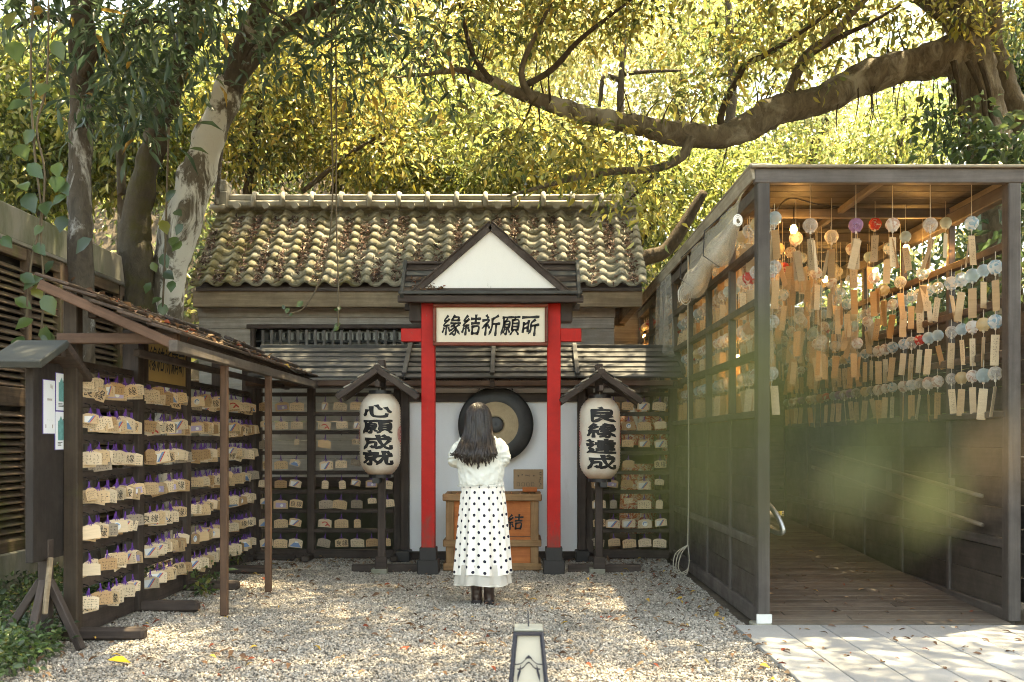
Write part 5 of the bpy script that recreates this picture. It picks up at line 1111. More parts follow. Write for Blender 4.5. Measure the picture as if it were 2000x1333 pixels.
for s in (-1, 1):
    b.tube([(-.01 + s * .07, 0, .86), (s * .06 + .004, .01, .5), (s * .051 + .004, -.005, .30), (s * .051 + .004, 0, .07)], [.078, .052, .047, .034], 12)
    b.tube([(-.01 + s * .13, 0, 1.335), (-.02 + s * .215, .0, 1.20)], [.045, .037], 10); b.tube([(-.02 + s * .215, .0, 1.20), (-.01 + s * .06, .235, 1.27)], [.036, .023], 10)
    b.tube([(-.01 + s * .055, .24, 1.275), (-.01 + s * .022, .262, 1.34)], [.022, .028], 8)
    for k in range(4): b.tube([(-.01 + s * .018, .242 + k * .017, 1.335), (-.01 + s * .012, .242 + k * .018, 1.375), (-.01 + s * .009, .240 + k * .017, 1.40 + (.012 if k in (1, 2) else 0))], [.0095, .009, .007], 7)
    b.tube([(-.01 + s * .028, .24, 1.30), (-.01 + s * .022, .215, 1.335), (-.01 + s * .012, .208, 1.355)], [.011, .010, .008], 7)
solid(b, 'body', plain('skin', (.56, .36, .27), .5, nz=.04, bs=0), .0075, 3)
def clothmat(name, c, nz=.05):
    m, n_, b_, o = newmat(name); v = coords(n_, (1, 1, 1)); f = noise(n_, v, 320, 2, .5); b_.inputs['Base Color'].default_value = (*c, 1); b_.inputs['Roughness'].default_value = .9; b_.inputs['Specular IOR Level'].default_value = .15
    f2 = noise(n_, v, 5, 5, .6); n_.links.new(ramp(n_, f2, [(.3, tuple(x * .92 for x in c)), (.7, c)]), b_.inputs['Base Color']); bump(n_, b_, f, .25, .002); return m
j = MB()
loft(j, [(-.012, -.005, .985, .186, .138), (-.012, -.005, 1.04, .190, .142), (-.012, -.008, 1.15, .196, .142), (-.012, -.008, 1.26, .192, .135), (-.012, -.005, 1.34, .168, .115), (-.012, -.002, 1.385, .115, .085), (-.012, 0, 1.42, .07, .07)])
for s in (-1, 1):
    ex = -.030 + s * .208
    j.tube(smooth_path([(-.012 + s * .12, -.005, 1.345), (-.016 + s * .180, -.012, 1.285), (ex, -.012, 1.195), (ex - s * .03, .07, 1.185), (-.01 + s * .13, .165, 1.225), (-.01 + s * .075, .225, 1.262)], 3), [.055] * 3 + [.055] * 3 + [.056, .057, .056] + [.052] * 3 + [.05] * 3 + [.043], 14)
    j.tube([(-.01 + s * .085, .215, 1.255), (-.01 + s * .066, .235, 1.268)], [.05, .047], 12)
def fold(p):
    rid = lambda q: (1 - abs(mnoise.noise(q))) ** 3
    f = .011 * rid(Vector((p.x * 8 + p.z * 5, p.y * 8, p.z * 7 - abs(p.x) * 9))) + .006 * rid(Vector((p.x * 17, p.y * 15, p.z * 15 + p.x * 6))) + .004 * mnoise.noise(Vector((p.x * 30, p.y * 30, p.z * 30)))
    el = math.exp(-((p.z - 1.205) / .05) ** 2) * min(1, max(0, (abs(p.x + .02) - .16) / .05))
    f += el * .0045 * math.sin(p.z * 190 + p.y * 60)
    return f - .009 - (.005 if abs(p.z - 1.195 - .015 * math.cos(p.x * 8)) < .006 and p.y < 0 and abs(p.x) < .17 else 0) - (.004 if abs(abs(p.x + .012) - .155 - .02 * (p.z - 1.1)) < .005 and p.y < 0 else 0)
jk = solid(j, 'jacket', clothmat('off_white_denim', (.66, .67, .62)), .0075, 5, fold)
fr = MB()
for k in range(260):
    a = k / 260 * 2 * PI; x, y = -.012 + .192 * math.cos(a), -.005 + .144 * math.sin(a); l = random.uniform(.006, .018); fr.bar((x, y, .988), (x + random.uniform(-.004, .004), y + random.uniform(-.003, .003), .988 - l), .0025, .0015)
fr_o = fr.build('frayed_hem', jk.data.materials[0]); fr_o.parent = wm; fr_o.location = (0, 0, 0)
def dotmat():
    m, n_, b_, o = newmat('polka_dot_cloth'); uv = N(n_, 'ShaderNodeUVMap'); uv.uv_map = 'cloth'
    ds = []
    for off in ((0, 0), (.5, .5)):
        mp = N(n_, 'ShaderNodeVectorMath', operation='MULTIPLY_ADD'); n_.links.new(uv.outputs[0], mp.inputs[0]); mp.inputs[1].default_value = (1 / .100, 1 / .093, 1); mp.inputs[2].default_value = (*off, 0)
        fr_ = N(n_, 'ShaderNodeVectorMath', operation='FRACTION'); n_.links.new(mp.outputs[0], fr_.inputs[0]); sb = N(n_, 'ShaderNodeVectorMath', operation='SUBTRACT'); n_.links.new(fr_.outputs[0], sb.inputs[0]); sb.inputs[1].default_value = (.5, .5, 0)
        ml = N(n_, 'ShaderNodeVectorMath', operation='MULTIPLY'); n_.links.new(sb.outputs[0], ml.inputs[0]); ml.inputs[1].default_value = (.100, .093, 0); ln = N(n_, 'ShaderNodeVectorMath', operation='LENGTH'); n_.links.new(ml.outputs[0], ln.inputs[0]); ds.append(ln.outputs['Value'])
    mn = N(n_, 'ShaderNodeMath', operation='MINIMUM'); n_.links.new(ds[0], mn.inputs[0]); n_.links.new(ds[1], mn.inputs[1]); lt = N(n_, 'ShaderNodeMath', operation='LESS_THAN'); n_.links.new(mn.outputs[0], lt.inputs[0]); lt.inputs[1].default_value = .0125
    n_.links.new(mixc(n_, lt.outputs[0], (.74, .71, .66), (.012, .013, .028)), b_.inputs['Base Color']); b_.inputs['Roughness'].default_value = .85; b_.inputs['Specular IOR Level'].default_value = .2
    bump(n_, b_, noise(n_, uv.outputs[0], 400, 2, .5), .2, .002); return m
def skirt(name, z0, z1, r0, r1, mat, pl_, rows=44, cols=220, dy=0.0, ph=0.0, wob=0.0):
    me = bpy.data.meshes.new(name); V = []; U = []
    for i in range(rows + 1):
        t = i / rows; z = z0 + (z1 - z0) * t
        for k in range(cols + 1):
            a = 2 * PI * k / cols; am = pl_ * (.25 + t ** .8)
            f = 1 + am * (.55 * math.cos(9 * a + ph + .5 * math.sin(3 * a)) + .35 * math.cos(16 * a + 1.3 + .7 * t) + .25 * math.cos(5 * a + 2.1 * t))
            rx = (r0[0] + (r1[0] - r0[0]) * t ** .85) * f; ry = (r0[1] + (r1[1] - r0[1]) * t ** .85) * f
            V.append((.004 * t + rx * math.cos(a), dy + ry * math.sin(a), z + wob * t * math.cos(4 * a + 1))); U.append((a * (r0[0] * .45 + r1[0] * .55) * 1.12, z))
    Fs = [(i * (cols + 1) + k, i * (cols + 1) + k + 1, (i + 1) * (cols + 1) + k + 1, (i + 1) * (cols + 1) + k) for i in range(rows) for k in range(cols)]
    me.from_pydata(V, [], Fs); ul = me.uv_layers.new(name='cloth'); li = np.zeros(len(me.loops), np.int32); me.loops.foreach_get('vertex_index', li); ul.data.foreach_set('uv', np.array(U, np.float32)[li].reshape(-1))
    me.materials.append(mat); me.polygons.foreach_set('use_smooth', [True] * len(me.polygons)); me.update(); o = bpy.data.objects.new(name, me); C.objects.link(o); o.parent = wm; return o
skirt('skirt', 1.02, .258, (.170, .125), (.232, .195), dotmat(), .085, wob=.006)
def sheermat():
    m, n_, b_, o = newmat('sheer_lining'); b_.inputs['Base Color'].default_value = (.62, .58, .52, 1); b_.inputs['Roughness'].default_value = .8; t = N(n_, 'ShaderNodeBsdfTransparent'); mx = N(n_, 'ShaderNodeMixShader'); mx.inputs[0].default_value = .72
    n_.links.new(t.outputs[0], mx.inputs[1]); n_.links.new(b_.outputs[0], mx.inputs[2]); n_.links.new(mx.outputs[0], o.inputs[0]); return m
skirt('underskirt', .34, .172, (.215, .18), (.232, .195), sheermat(), .05, rows=10, ph=.8, wob=.008)
skirt('underskirt_hem', .18, .170, (.232, .195), (.233, .196), clothmat('lining_hem', (.66, .63, .57)), .05, rows=2, ph=.8, wob=.008)
M_boot = plain('brown_black_leather', (.035, .019, .016), .35, spec=.5, nz=.25, scale=14); M_sole = plain('boot_sole', (.018, .012, .011), .7)
for s in (-1, 1):
    bx = .005 + s * .052; bt = MB(); loft(bt, [(bx, -.005, .25, .056, .060), (bx, -.005, .18, .052, .056), (bx, -.002, .11, .044, .052), (bx, .01, .075, .044, .062), (bx, .045, .04, .046, .10), (bx, .045, .028, .046, .102)])
    ell(bt, (bx, .10, .055), (.044, .07, .033)); bo = solid(bt, 'boot', M_boot, .006, 4, lambda p: .003 * mnoise.noise(Vector((p.x * 20, p.y * 20, p.z * 38))))
    so_ = MB(); so_.box((bx, -.022, .020), (.078, .068, .04), ch=.008).box((bx, .065, .016), (.086, .20, .03), ch=.012); s_o = so_.build('sole', M_sole); s_o.parent = bo; s_o.location = (0, 0, 0)
    MB_ = MB().bar((bx, -.064, .245), (bx, -.06, .275), .014, .006); l_o = MB_.build('pull_tab', M_boot); l_o.parent = bo; l_o.location = (0, 0, 0)
def hairmat():
    m, n_, b_, o = newmat('dark_brown_hair'); f = noise(n_, coords(n_, (60, 60, 3), per_object=False), 1, 4, .6); n_.links.new(ramp(n_, f, [(.3, (.005, .0035, .003)), (.7, (.034, .022, .017))]), b_.inputs['Base Color'])
    b_.inputs['Roughness'].default_value = .40; b_.inputs['Specular IOR Level'].default_value = .42; b_.inputs['Anisotropic'].default_value = .5; return m
M_hair = hairmat(); random.seed(8)
def hair_path(phi, lift, zl, spread, wv):
    # phi: 0 at the back, +-1 at the temples (fractions of a quarter turn forward)
    a = -PI / 2 + phi * 2.05; hx, hy, hz = -.036, .005, 1.535; R1, R2, R3 = .094 + lift, .104 + lift, .118 + lift
    ca, sa_ = math.cos(a), math.sin(a); pts = []
    for t in (.02, .35, .65, .95, 1.25, 1.50): pts.append(Vector((hx + R1 * math.sin(t) * ca, hy + R2 * math.sin(t) * sa_ * (1 if sa_ < 0 else .9), hz + R3 * math.cos(t))))
    side = ca; back = -.135 - .02 * (1 - side * side)
    x2 = hx + side * (.102 + lift); x3 = hx - .012 + side * spread
    pts.append(Vector((x2, min(pts[-1].y, .02) * .85 - .03, 1.43))); pts.append(Vector((hx + side * (.130 + lift * .6), back * .78 - lift, 1.355))); pts.append(Vector((x3 * .97, back - lift - .03, 1.26)))
    pts.append(Vector((x3 + wv * .5, back - .032 - lift, (1.26 + zl) / 2 - .01))); pts.append(Vector((x3 * .97 + wv, back - .022 - lift, zl)))
    return smooth_path(pts, 3)
hb = MB()
locks = []
for k in range(95):
    lp = -1 + 2 * (k + random.uniform(0, 1)) / 95; c = abs(math.sin(lp * 2.05)); zl = 1.108 + .055 * random.random() + .10 * c ** 2.2 + .05 * random.random() ** 3; sp_ = .168 + random.uniform(-.03, .012); wv_ = random.gauss(0, .02); lf = random.uniform(0, .016)
    locks.append((lp, zl, sp_, wv_, lf, hair_path(lp, lf, zl, sp_, wv_), random.uniform(0, 6)))
for k in range(1500):
    lk = random.choice(locks); phi = max(-1, min(1, lk[0] + random.gauss(0, .03))); lift = max(0, lk[4] + random.uniform(-.003, .003)); c = 0; zl = lk[1] + random.uniform(-.004, .03)
    p = hair_path(phi, lift, zl, lk[2], lk[3]); L = len(p); p = [q.lerp(Vector((r_.x, r_.y, q.z)), .85 * (i / (L - 1)) ** 2.2) for i, (q, r_) in enumerate(zip(p, lk[5]))]; ph_ = lk[6] + random.gauss(0, .25); p = [q + Vector((.009 * math.sin(q.z * 38 + ph_) * min(1, max(0, (1.42 - q.z) / .15)), .004 * math.sin(q.z * 35 + ph_ * 1.7), 0)) for q in p]; r0 = random.uniform(.0022, .0052)
    hb.tube([q + Vector((random.gauss(0, .0008), random.gauss(0, .0008), 0)) for q in p], [r0 * (1.0 if i < L * .7 else max(.18, 1.0 - (i - L * .7) / (L * .3) * .85)) for i in range(L)], 4, caps=False)
ho = hb.build('hair', M_hair, smooth=True); ho.parent = wm; ho.location = (0, 0, 0)
cap = MB(); ell(cap, (-.030, .0, 1.537), (.088, .098, .114), 20, 14); loft(cap, [(-.03, -.06, 1.52, .075, .036), (-.03, -.07, 1.42, .088, .04), (-.03, -.105, 1.34, .11, .024), (-.03, -.132, 1.26, .115, .012), (-.03, -.14, 1.22, .10, .008)])
co2 = solid(cap, 'hair_base', M_hair, .008, 4)
bm = bmesh.new(); bm.from_mesh(co2.data); bmesh.ops.delete(bm, geom=[f for f in bm.faces if f.calc_center_median().y > .045 and f.calc_center_median().z < 1.60], context='FACES'); bm.to_mesh(co2.data); bm.free()
# ------------------------------------------------------------------ the wooded hillside
def hz_(x, y):
    t = max(0, min(1, (y - 15.0) / 11.0)); t = t * t * (3 - 2 * t); top = 11.0 if x < -1 else 11.0 - 7.5 * max(0, min(1, (x + 1) / 6.5))
    return -.06 + t * top + .5 * math.sin(x * .7 + y * .3) * t
mb = MB(); nx, ny = 46, 26
mb.add([(-30 + 60 * i / nx, 14.6 + 26 * j / ny, hz_(-30 + 60 * i / nx, 14.6 + 26 * j / ny)) for j in range(ny + 1) for i in range(nx + 1)], [(j * (nx + 1) + i, j * (nx + 1) + i + 1, (j + 1) * (nx + 1) + i + 1, (j + 1) * (nx + 1) + i) for j in range(ny) for i in range(nx)])
tag(mb.build('hillside', groundmat(), smooth=True), kind='structure')
def pxs(pts, d):          # photograph points with depth (d a number or a list)
    return [P(x, y, d if isinstance(d, (int, float)) else d[i]) for i, (x, y) in enumerate(pts)]
def limb(mb_, pts, px_r, d, n=10, sm=4, jit=.04):
    p = pxs(pts, d); dd = [d] * len(pts) if isinstance(d, (int, float)) else d
    r = [a * b_ / F for a, b_ in zip(px_r, dd)]; q = smooth_path(p, sm); rr = [0] * len(q)
    for i in range(len(q)):
        t = i / (len(q) - 1) * (len(r) - 1); k = min(int(t), len(r) - 2); rr[i] = (r[k] + (r[k + 1] - r[k]) * (t - k)) * random.uniform(1 - jit, 1 + jit)
    return mb_.tube(q, rr, n, True, jit)
def on_ground(px, py): d = F * CH / (py - HZ); return P(px, py, d)
GAPS = [(on_ground(a, b_), r * .5) for a, b_, r in ((1180, 1150, .22), (1265, 1168, .2), (850, 1280, .26), (935, 1270, .28), (1000, 1238, .2), (700, 1190, .2), (560, 1138, .2), (600, 1300, .3), (380, 1290, .28), (1330, 1205, .26), (1405, 1225, .28), (1450, 1295, .3), (1230, 1305, .3), (640, 1235, .18), (1500, 1242, .25), (1750, 1252, .3), (1900, 1248, .3), (1650, 1312, .36), (1850, 1300, .3), (1510, 1305, .2))]  # spots to be sunlit; the leaf roof is carved open towards the sun
GAPS += [(P(a, b_, d), r) for a, b_, d, r in ((1180, 700, 11.3, .26), (1245, 715, 11.1, .26), (560, 700, 11.4, .12), (700, 722, 11.0, .12), (900, 440, 12.9, .45), (1010, 430, 12.9, .45), (1130, 480, 12.5, .45), (760, 440, 12.8, .45), (560, 470, 12.6, .35), (640, 520, 12.2, .3), (1200, 520, 12.2, .3), (470, 440, 12.8, .3), (1400, 420, 8.8, .3), (1460, 350, 7.4, .3), (930, 590, 9.9, .12))]
def lit(c_):              # clusters between the sun and the chosen sun patches are left out
    c_ = np.asarray(c_); keep = np.ones(len(c_), bool); u = np.array(tosun)
    for p, r in GAPS:
        v = c_ - np.array(p); t = v @ u; keep &= ~((np.linalg.norm(v - t[:, None] * u, axis=1) < r + .10) & (t > .4))
    return c_[keep]
def crown_obj(root, name, cen, per, rad, ln, pal, mat, fine=False, droop=.5, asp=.34, cj=.3, kind=None):
    c, d, nr, L, W, col = cluster_leaves(lit(cen), per, rad, ln, pal, droop, asp, .75, cj); L *= np.where(rng.uniform(0, 1, len(L)) < .08, 1.5, 1)
    o = mesh_obj(name, leaf_mesh(name, c, d, nr, L, W, col, fine), mat, root)
    if kind: tag(o, kind=kind)
    return o
def pxblob(n, px, py, d, rx, ry, rd):      # points in an ellipsoid given by its place in the photograph
    c = P(px, py, d); return blob_points(n, c, (rx * d / F, rd, ry * d / F))
random.seed(3); rng = np.random.default_rng(3)
# -- undergrowth that clothes the hill: one mass
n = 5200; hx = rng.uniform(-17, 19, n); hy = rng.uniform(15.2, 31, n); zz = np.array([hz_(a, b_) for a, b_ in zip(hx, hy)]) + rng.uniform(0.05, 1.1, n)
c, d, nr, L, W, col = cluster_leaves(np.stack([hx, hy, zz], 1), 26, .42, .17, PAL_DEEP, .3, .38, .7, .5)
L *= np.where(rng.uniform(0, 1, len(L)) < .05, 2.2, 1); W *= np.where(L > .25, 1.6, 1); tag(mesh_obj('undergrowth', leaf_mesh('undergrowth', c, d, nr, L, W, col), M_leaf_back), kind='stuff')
n = 1500; c, d, nr, L, W, col = cluster_leaves(np.stack([rng.uniform(-6, 27, n), rng.uniform(31, 37, n), rng.uniform(2, 17.5, n)], 1), 20, .8, .34, PAL_PALE, .3, .45, .8, .3)
tag(mesh_obj('far_wood', leaf_mesh('far_wood', c, d, nr, L, W, col), M_leaf_back), kind='stuff')
# -- trees of the hillside: each its own trunk and crown
def hill_tree(label, trunk, tr, blobs, pal, ln, per, cl, bark=M_bark_dark, extra=(), cat='tree'):
    d0 = trunk[1] if isinstance(trunk[1], (int, float)) else trunk[1][0]
    base = P(trunk[0][0][0], trunk[0][0][1], d0); root = thing('hillside_tree', label, cat, base, 'trees on the wooded hillside')
    m = MB(); limb(m, trunk[0], tr, trunk[1]); m.build('trunk', bark, root, True)
    for pts, rr, dd in extra: k = MB(); limb(k, pts, rr, dd, 7); k.build('branch', bark, root, True)
    cen = np.concatenate([pxblob(int(cl * w_), *b_) for *b_, w_ in blobs]); crown_obj(root, 'crown', cen, per, .36, ln, pal, M_leaf_back, cj=.5)
    return root
hill_tree('golden leafy tree left of the roof ridge, between the two pale trunks', ([(470, 700), (480, 420), (500, 250), (520, 100)], 15.5), [12, 10, 8, 5], [(500, 250, 15.5, 120, 120, 1.0, 1), (560, 120, 16, 140, 110, 1.2, 1)], PAL_GOLD, .125, 26, 150)
hill_tree('golden brown tree rising directly behind the left half of the roof ridge', ([(640, 700), (650, 420), (680, 260), (700, 80)], 16.5), [14, 12, 9, 5], [(690, 230, 16.5, 150, 130, 1.3, 1.2), (760, 330, 16, 120, 60, 1.0, .6)], PAL_GOLD, .125, 26, 170, extra=[([(590, 375), (640, 335), (700, 290), (750, 280)], [5, 5, 4, 3], 15.2), ([(700, 290), (745, 262), (752, 250)], [4, 3, 2], 15.2)])
hill_tree('bright yellow green tree above the torii gable', ([(880, 720), (890, 420), (900, 260), (880, 120)], 17.5), [13, 11, 8, 4], [(880, 260, 17.5, 130, 120, 1.4, 1.2), (960, 340, 16.5, 150, 70, 1.0, .8)], PAL_LIME, .125, 26, 170)
hill_tree('dense golden tree filling the gap over the right end of the ridge', ([(1080, 720), (1090, 450), (1080, 330), (1100, 240)], 16.5), [14, 11, 8, 4], [(1080, 320, 16.5, 150, 75, 1.1, 1.1), (1180, 370, 16, 110, 80, 1.0, .9)], PAL_GOLD, .125, 26, 170)
hill_tree('pale sunny tree seen under the great bough', ([(1240, 800), (1235, 520), (1300, 380), (1330, 300)], 17), [15, 13, 9, 5], [(1290, 400, 17, 110, 100, 1.1, 1), (1390, 340, 17.5, 120, 70, 1.1, .8)], PAL_LIME, .12, 26, 150)
hill_tree('slender tree with forking bare limbs above the great bough', ([(1230, 700), (1215, 330), (1212, 200), (1217, 110), (1225, 40)], 18), [9, 8, 7, 6, 4], [(1200, 150, 19, 150, 110, 1.5, 1), (1120, 60, 19, 120, 80, 1.4, .6)], PAL_PALE, .12, 22, 130, extra=[([(1214, 160), (1180, 150), (1172, 200), (1160, 230)], [5, 5, 4, 3], 18), ([(1217, 145), (1265, 140), (1330, 138)], [5, 4, 2], 18), ([(1217, 115), (1195, 80), (1180, 40)], [5, 4, 3], 18)])
hill_tree('pale airy tree behind the middle of the great bough', ([(1420, 800), (1390, 440), (1405, 320), (1430, 200), (1425, 60), (1420, -30)], 19), [17, 15, 11, 9, 8, 6], [(1420, 130, 20, 160, 120, 1.6, 1), (1540, 300, 20, 110, 110, 1.4, .9), (1340, 60, 20, 120, 80, 1.4, .5)], PAL_LIME, .12, 22, 150)
hill_tree('feathery grey green tree with a bent thin trunk right of the bough', ([(1590, 800), (1585, 330), (1612, 250), (1612, 190), (1640, 120)], 20), [9, 8, 7, 6, 4], [(1660, 280, 20.5, 150, 100, 1.6, 1), (1650, 150, 22, 130, 60, 1.6, .4), (1580, 40, 21, 130, 70, 1.6, .6)], PAL_PALE, .12, 22, 150)
hill_tree('round tree with sunny leaves just left of the leaning fig trunk', ([(1760, 800), (1765, 400), (1755, 300), (1770, 200)], 18), [11, 9, 7, 4], [(1760, 270, 18, 110, 90, 1.2, 1.1), (1800, 180, 20, 60, 90, 1.2, .35)], PAL_LIME, .12, 22, 130)
hill_tree('green leafy tree behind the fig trunk at the corner of the corridor', ([(1980, 700), (1985, 350), (1990, 150)], 15), [14, 11, 8], [(1990, 230, 15, 90, 220, 1.1, 1.4), (2080, 100, 15, 90, 200, 1.1, 1)], PAL_GREEN, .14, 24, 140)
hill_tree('yellow sunlit tree behind the louvred wall, left of the dark trunk', ([(60, 800), (70, 450), (90, 260), (80, 100)], 15), [14, 12, 9, 6], [(60, 320, 15, 110, 110, 1.1, 1.2), (40, 150, 15, 130, 120, 1.1, 1)], PAL_LIME, .15, 24, 150)
hill_tree('yellow green tree between the dark trunk and the mossy trunk', ([(225, 800), (240, 420), (232, 330), (240, 200)], 14.6), [11, 10, 9, 6], [(230, 280, 15, 100, 120, 1.0, 1.2), (330, 200, 15.5, 100, 160, 1.1, 1.1)], PAL_LIME, .14, 24, 150, M_bark_grey)
hill_tree('tall golden tree whose leaves fill the top above the ridge', ([(860, 720), (840, 300), (830, 100), (800, -60)], 21), [16, 14, 10, 7], [(840, 80, 21, 190, 120, 1.8, 1), (1020, 110, 21, 130, 130, 1.8, .8), (660, 60, 20, 130, 110, 1.6, .8)], PAL_GOLD, .14, 24, 190)
hill_tree('tall yellowing tree at the top edge behind the forking limbs', ([(1320, 760), (1325, 300), (1330, 90), (1340, -60)], 22), [14, 12, 10, 7], [(1290, 30, 22, 180, 80, 1.8, 1), (1480, 40, 22, 120, 80, 1.8, .6)], PAL_PALE, .14, 22, 150)
lg = MB(); limb(lg, [(1180, 580), (1250, 510), (1300, 490), (1345, 425), (1375, 375)], [14, 15, 14, 12, 8], 15.2); lo_ = lg.build('leaning_trunk', M_bark_dark, smooth=True)
tag(lo_, 'dark bare trunk leaning between the tiled roof and the corridor eaves', 'tree')

# -- trees in front: their crowns shade the yard
t1 = thing('evergreen_tree', 'straight dark trunk behind the notice stand, long leaves hanging round it', 'tree', P(162, 1153, 9))
m = MB(); limb(m, [(166, 1165), (163, 760), (160, 600), (156, 400), (160, 200), (160, 0), (165, -300)], [30, 25, 24, 23, 23, 22, 16], 9.0, 14, 9, .03); roughen(m, .025, 4); m.build('trunk', M_bark_grey, t1, True)
for pts, rr in (([(160, 150), (210, 80), (290, 40), (380, 60)], [9, 7, 5, 3]), ([(160, 60), (90, 30), (20, 60)], [8, 6, 3]), ([(160, 20), (260, -40), (420, -30), (560, 40)], [9, 7, 5, 2])):
    k = MB(); limb(k, pts, rr, 8.8, 8); k.build('branch', M_bark_dark, t1, True)
t2 = thing('pale_bark_tree', 'leaning trunk with white bark patches at the left end of the tiled roof', 'tree', P(305, 1090, 11.4))
m = MB(); limb(m, [(300, 1110), (305, 900), (318, 620), (345, 470), (385, 340), (425, 230), (455, 160)], [42, 40, 38, 36, 34, 29, 26], 11.35, 16, 9, .035); roughen(m, .045, 3); m.build('trunk', M_bark_white, t2, True)
for pts, rr in (([(450, 175), (480, 80), (520, -20), (540, -200)], [23, 21, 18, 12]), ([(452, 175), (500, 110), (570, 45), (640, 5), (720, -60)], [15, 15, 14, 12, 8]), ([(590, 35), (650, 25), (720, 5), (800, -20)], [7, 6, 5, 3]), ([(560, 50), (610, 85), (640, 70), (700, 20), (745, -5)], [4, 4, 4, 3, 2])):
    k = MB(); limb(k, pts, rr, 11.3, 9); k.build('limb', M_bark_grey, t2, True)
t3 = thing('mossy_tree', 'dark mossy trunk bending up between the dark trunk and the white-patched one', 'tree', P(275, 1096, 11.2))
m = MB(); limb(m, [(272, 1100), (274, 560), (264, 470), (285, 330), (312, 240), (345, 130), (378, 0), (400, -160)], [32, 30, 29, 24, 22, 20, 19, 14], 11.1, 13, 9, .05); roughen(m, .05, 3.2); m.build('trunk', M_bark_moss, t3, True)
k = MB(); limb(k, [(238, 380), (236, 280), (246, 180), (240, 80)], [9, 9, 8, 6], 11.6, 8); k.build('limb', M_bark_moss, t3, True)
k = MB(); limb(k, [(423, 400), (428, 330), (438, 240), (448, 150)], [5, 5, 4, 3], 12.9, 7); ko = k.build('bare_sapling', M_bark_grey, smooth=True); tag(ko, 'thin bare sapling rising at the left end of the roof ridge', 'tree')
fig = thing('fig_tree', 'great fig with a leaning trunk and a long bough reaching over the shrine roof', 'tree', P(1935, 1090, 11.5))
m = MB(); limb(m, [(1945, 1100), (1942, 600), (1938, 330), (1922, 230), (1897, 140), (1884, 50), (1878, -60), (1870, -300)], [50, 46, 40, 40, 40, 38, 35, 26], 11.6, 18, 9, .04)
limb(m, [(2060, 700), (2045, 300), (1995, 235), (1960, 165), (1940, 80), (1930, -40), (1925, -160)], [34, 30, 26, 23, 20, 18, 14], 11.75, 14, 9, .04); roughen(m, .06, 2.4); m.build('trunk', M_bark_fig, fig, True)
bough = [(1880, 105), (1800, 122), (1700, 150), (1600, 194), (1520, 217), (1465, 246), (1400, 267), (1330, 263), (1250, 246), (1180, 234), (1100, 211), (1040, 191), (960, 158), (900, 138), (840, 146), (770, 150)]
bd = lerps(11.6, 10.6, len(bough)); m = MB(); limb(m, bough, [38, 33, 30, 29, 28, 26, 24, 22, 21, 19, 16, 13, 9, 6, 4, 2], bd, 16, 9, .06); roughen(m, .035, 3.2); m.build('bough', M_bark_fig, fig, True)
for pts, rr, dd in (([(1350, 270), (1330, 308), (1280, 330), (1200, 335), (1130, 346), (1060, 365), (990, 384)], [10, 9, 8, 7, 6, 4, 2], 11.0), ([(1045, 195), (1025, 170), (1020, 130), (1050, 60), (1080, 0)], [9, 8, 6, 4, 3], 10.7), ([(1030, 165), (1080, 135), (1130, 80), (1200, 25), (1260, -20)], [7, 6, 5, 3, 2], 10.7),
                    ([(960, 158), (925, 110), (905, 40), (890, -40)], [6, 5, 4, 3], 10.6), ([(1410, 262), (1409, 221), (1435, 165), (1457, 127), (1500, 105), (1570, 60), (1640, 10)], [8, 7, 7, 6, 6, 4, 3], 11.2), ([(1530, 212), (1545, 172), (1575, 110), (1624, 72), (1660, 30), (1700, -10)], [12, 11, 10, 8, 7, 5], 11.3), ([(1580, 108), (1650, 68), (1690, 50), (1760, 10)], [6, 5, 4, 2], 11.3), ([(1290, 328), (1255, 365), (1225, 395)], [5, 4, 2], 11.0), ([(1880, 60), (1780, -20), (1640, -120)], [18, 15, 10], 11.6)):
    k = MB(); limb(k, pts, rr, dd, 8); k.build('branch', M_bark_fig if rr[0] > 8 else M_bark_dark, fig, True)
k = MB()
for i in range(34):
    t = random.uniform(.08, .92) * (len(bough) - 2); a = int(t); x = bough[a][0] + (bough[a + 1][0] - bough[a][0]) * (t - a); y = bough[a][1] + (bough[a + 1][1] - bough[a][1]) * (t - a); up = random.choice((1, 1, -1)); l = random.uniform(25, 80); sx = random.uniform(-35, 35)
    limb(k, [(x, y), (x + sx * .5, y - up * (16 + l * .4)), (x + sx + random.uniform(-15, 15), y - up * (16 + l))], [random.uniform(1.5, 3.2), 1.5, .6], bd[a] - random.uniform(-.1, .15), 5, 4, .05)
tag(k.build('twigs', M_bark_dark, fig), kind='stuff')
k = MB()      # strands of aerial root under the fork
for i in range(24):
    x = random.uniform(1690, 1900); y0 = 150 + abs(x - 1860) * .12; l = random.uniform(60, 200) * (1 if x > 1780 else .6); limb(k, [(x, y0), (x + random.uniform(-10, 10), y0 + l * .5), (x + random.uniform(-14, 14), y0 + l)], [random.uniform(.6, 1.6), 1.0, .5], random.uniform(11.2, 11.8), 4, 3, 0)
for x0, dx in ((1862, 18), (1890, 40), (1915, 25)): limb(k, [(x0, 120), (x0 + dx * .7, 180), (x0 + dx * .9, 240), (x0 + dx * 1.6, 320)], [6, 5, 5, 4], 11.2, 7, 4, .1)
tag(k.build('aerial_roots', M_bark_dark, fig), kind='stuff')
